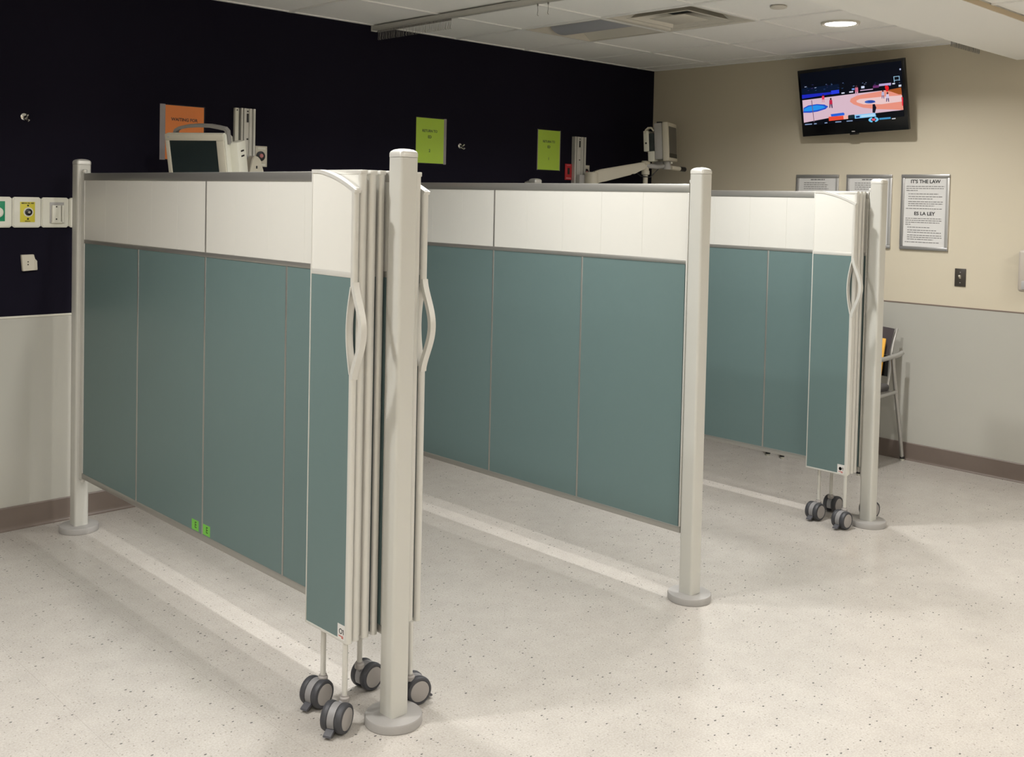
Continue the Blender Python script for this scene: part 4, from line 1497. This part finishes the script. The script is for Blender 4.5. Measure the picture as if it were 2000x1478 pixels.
# ------------------------------------------------------------------ framed notices, switch, dispenser on the cream wall
def notice(y_left, y_right, z0, z1, label, head=None, head2=None, shade=1):
    """y_left > y_right (left in the picture is nearer the corner)"""
    e = empty('framed_notice', (0, (y_left + y_right) / 2, z0))
    fw, d = 0.022, 0.014
    objs = []
    def bar(ya, yb, za, zb, m_):
        return MB().use(m_).box(-d, 0.0, ya, yb, za, zb, 0.004)
    objs.append(bar(y_left, y_right, z1 - fw, z1, M_FRAME).build('frame_rail'))
    objs.append(bar(y_left, y_right, z0, z0 + fw, M_FRAME).build('frame_rail'))
    objs.append(bar(y_left - fw, y_left, z0 + fw, z1 - fw, M_FRAME).build('frame_rail'))
    objs.append(bar(y_right, y_right + fw, z0 + fw, z1 - fw, M_FRAME_L).build('frame_rail'))
    objs.append(MB().use(M_PAPER).box(-0.006, -0.001, y_left - fw, y_right + fw, z0 + fw, z1 - fw).build('sheet'))
    yc = (y_left + y_right) / 2
    pw = (y_left - y_right) - 2 * fw
    hgt = z1 - z0
    if head:
        objs.append(text_obj('heading', head, 0.030, M_INK, face_minus_x(-0.0064, yc, z1 - 0.046), None, 0.0002, 1.05))
        objs.append(text_obj('heading', head2, 0.030, M_INK, face_minus_x(-0.0064, yc, z0 + hgt * 0.48), None, 0.0002, 1.05))
    pr = MB().use(M_INK_GREY)
    def ln(z, a, b, t=0.0042):
        # broken into word-like dashes
        rnd = random.Random(int(z * 10000))
        y = y_left - fw - 0.012 - a * (pw - 0.024)
        yend = y_left - fw - 0.012 - b * (pw - 0.024)
        while y > yend:
            w_ = min(rnd.uniform(0.008, 0.026), y - yend)
            pr.box(-0.0066, -0.0058, y - w_, y, z - t / 2, z + t / 2)
            y -= w_ + 0.0035
    if head:
        z = z1 - 0.076
        for a, b, g in ((0, 1, .013), (0, .98, .013), (0, .3, .022), (.06, .85, .017), (.06, .95, .014), (.06, .7, .018), (.06, .97, .013), (.06, .97, .013), (.06, .75, .018), (0, .95, .0)):
            ln(z, a, b); z -= g
        z = z0 + hgt * 0.48 - 0.030
        for a, b, g in ((0, .95, .013), (0, .95, .013), (0, .9, .013), (0, .14, .018), (.06, .65, .018), (.06, .82, .014), (.06, .95, .018), (.06, .97, .013), (.06, .97, .013), (.06, .75, .018), (0, .9, 0)):
            ln(z, a, b); z -= g
    else:
        ln(z1 - 0.034, 0.30, 0.72, 0.007)
        z = z1 - 0.056
        k = 0
        rnd = random.Random(3)
        while z > z0 + 0.05:
            ln(z, 0.10, rnd.uniform(0.7, 0.92)); z -= 0.0135
            k += 1
            if k % 4 == 0:
                z -= 0.014
    pr = pr.build('print_lines')
    pr['kind'] = 'stuff'
    objs.append(pr)
    adopt(e, *objs)
    tag(e, label, 'notice', 'silver framed notices on the cream wall')
    return e

notice(-1.279, -1.600, 1.346, 1.826, 'silver framed notice hung nearest the television-side corner, mostly hidden by the screen')
notice(-1.656, -1.976, 1.346, 1.826, 'silver framed notice partly hidden behind the far front post')
notice(-2.038, -2.351, 1.347, 1.826, "fully visible silver framed notice headed It's the law", "IT'S THE LAW", 'ES LA LEY')

e = empty('light_switch', (0, -2.434, 1.135))
a = MB().use(M_BROWNPL).box(-0.006, 0.0, -2.468, -2.400, 1.135, 1.245, 0.002).build('plate')
b = MB().use(M_IVORY).prism([(-0.006, 1.183), (-0.006, 1.203), (-0.020, 1.206), (-0.021, 1.198)], 'y', -2.439, -2.429).build('toggle')
c = [MB().use(M_HUB).lathe([(0, 0), (0.0035, 0), (0.0025, 0.001), (0, 0.001)], 12, Matrix.Translation((-0.006, -2.434, z)) @ Matrix.Rotation(-math.pi / 2, 4, 'Y')).build('screw')
     for z in (1.222, 1.158)]
adopt(e, a, b, *c)
tag(e, 'dark brown light switch plate with an ivory toggle on the cream wall', 'light switch')

e = empty('soap_dispenser', (0, -2.845, 1.13))
mb = MB().use(mat('pale_grey_dispenser', (0.50, 0.45, 0.39), 0.4))
mb.box(-0.085, 0.0, -2.925, -2.800, 1.135, 1.382, 0.018, 3)
a = mb.build('body')
b = MB().use(M_GREYPL).box(-0.092, -0.080, -2.900, -2.825, 1.150, 1.200, 0.004).build('push_bar')
adopt(e, a, b)
tag(e, 'pale grey wall dispenser at the cream wall beyond the light switch', 'dispenser')

# ------------------------------------------------------------------ chairs along the cream wall
def chair(yc, label, name='arm_chair'):
    e = empty(name, (-0.31, yc, 0.0))
    hw = 0.262
    parts = []
    def smooth(pts, n=5):
        out = []
        P_ = [Vector(p) for p in pts]
        for i in range(len(P_) - 1):
            p0, p1, p2, p3 = P_[max(i - 1, 0)], P_[i], P_[i + 1], P_[min(i + 2, len(P_) - 1)]
            for k in range(n):
                t = k / n
                out.append(0.5 * ((2 * p1) + (p2 - p0) * t + (2 * p0 - 5 * p1 + 4 * p2 - p3) * t * t + (3 * p1 - p0 - 3 * p2 + p3) * t ** 3))
        out.append(P_[-1])
        return out
    for s in (-1, 1):
        y = yc + s * hw
        yb = yc + s * (hw - 0.045)
        parts.append(MB().use(M_CHAIRTUBE).tube(smooth([(-0.615, y, 0.012), (-0.595, y, 0.30), (-0.570, y, 0.56), (-0.548, y, 0.640)]), 0.0125, 12).build('leg'))
        parts.append(MB().use(M_CHAIRTUBE).tube(smooth([(-0.548, y, 0.640), (-0.520, y, 0.664), (-0.45, y, 0.672), (-0.30, y, 0.676), (-0.16, y, 0.684), (-0.095, y, 0.694)]), 0.0145, 12).build('armrest'))
        parts.append(MB().use(M_CHAIRTUBE).tube(smooth([(-0.045, y, 0.012), (-0.105, y, 0.24), (-0.165, y, 0.455), (-0.205, y, 0.60), (-0.222, y, 0.676)]), 0.0125, 12).build('leg'))
        parts.append(MB().use(M_CHAIRTUBE).tube([(-0.572, y, 0.445), (-0.165, y, 0.452)], 0.012, 12).build('side_rail'))
        parts.append(MB().use(M_CHAIRTUBE).tube(smooth([(-0.19, yb, 0.455), (-0.165, yb, 0.58), (-0.150, yb, 0.70), (-0.115, yb, 0.79), (-0.082, yb, 0.842)]), 0.009, 10).build('back_tube'))
        for x_ in (-0.615, -0.045):
            g = MB().use(M_BLACK)
            g.lathe([(0, 0.010), (0.0155, 0.010), (0.0155, 0.026), (0.0, 0.026)], 14, Matrix.Translation((x_, y, 0)))
            g.use(M_PLATE).lathe([(0, 0.0), (0.011, 0.0), (0.014, 0.004), (0.014, 0.010), (0, 0.010)], 14, Matrix.Translation((x_, y, 0)))
            parts.append(g.build('glide'))
    parts.append(MB().use(M_CHAIRTUBE).tube([(-0.19, yc - hw, 0.45), (-0.19, yc + hw, 0.45)], 0.011, 10).build('cross_rail'))
    parts.append(MB().use(M_CHAIRTUBE).tube([(-0.50, yc - hw, 0.445), (-0.50, yc + hw, 0.445)], 0.011, 10).build('cross_rail'))
    mb = MB().use(M_CHAIRSEAT)
    mb.box(-0.60, -0.19, yc - 0.235, yc + 0.235, 0.455, 0.502, 0.018, 3)
    parts.append(mb.build('seat'))
    # shell back: lower dark mesh, upper mauve shell, both curved
    def shell(zs, m_, nm):
        mb = MB().use(m_)
        tmp = bmesh.new()
        rows = []
        n = 10
        for z in zs:
            t = (z - 0.5) / 0.35
            xc = -0.188 + 0.030 * t + 0.075 * max(0, t - 0.35) ** 1.6
            row = []
            for k in range(n + 1):
                v = -1 + 2 * k / n
                yy = yc + v * (0.212 + 0.022 * max(0, t - 0.6))
                row.append(tmp.verts.new((xc + 0.022 * (1 - v * v), yy, z - (0.008 * v * v if z == zs[-1] and zs[-1] > 0.8 else 0))))
            rows.append(row)
        for a_, b_ in zip(rows[:-1], rows[1:]):
            for k in range(n):
                f = tmp.faces.new((a_[k], a_[k + 1], b_[k + 1], b_[k])); f.smooth = True
        r_ = bmesh.ops.solidify(tmp, geom=list(tmp.faces), thickness=0.010)
        mb.merge(tmp)
        return mb.build(nm)
    parts.append(shell([0.545, 0.58, 0.62, 0.66, 0.675], M_CHAIRBLK, 'lumbar_panel'))
    parts.append(shell([0.678, 0.71, 0.74, 0.77, 0.80, 0.83, 0.852], M_CHAIRBACK, 'backrest'))
    adopt(e, *parts)
    tag(e, label, 'chair', 'grey tube armchairs against the cream wall')
    return e

chair(-1.862, 'grey tube armchair with an orange folder standing on its seat')
chair(-1.235, 'grey tube armchair hidden behind the far screen except for its feet')

# orange folder on the seat of the near chair
e = MB().use(M_FOLDER)
tmp = MB()
tmp.box(-0.135, 0.135, -0.006, 0.006, 0.0, 0.285, 0.002)
mm = Matrix.Translation((-0.235, -1.917, 0.5035)) @ Matrix.Rotation(math.radians(90), 4, 'Z') @ Matrix.Rotation(math.radians(12), 4, 'X')
e.merge(tmp.bm, mm)
fo = e.build('folder')
tag(fo, 'orange card folder standing on the chair seat against its backrest', 'folder')
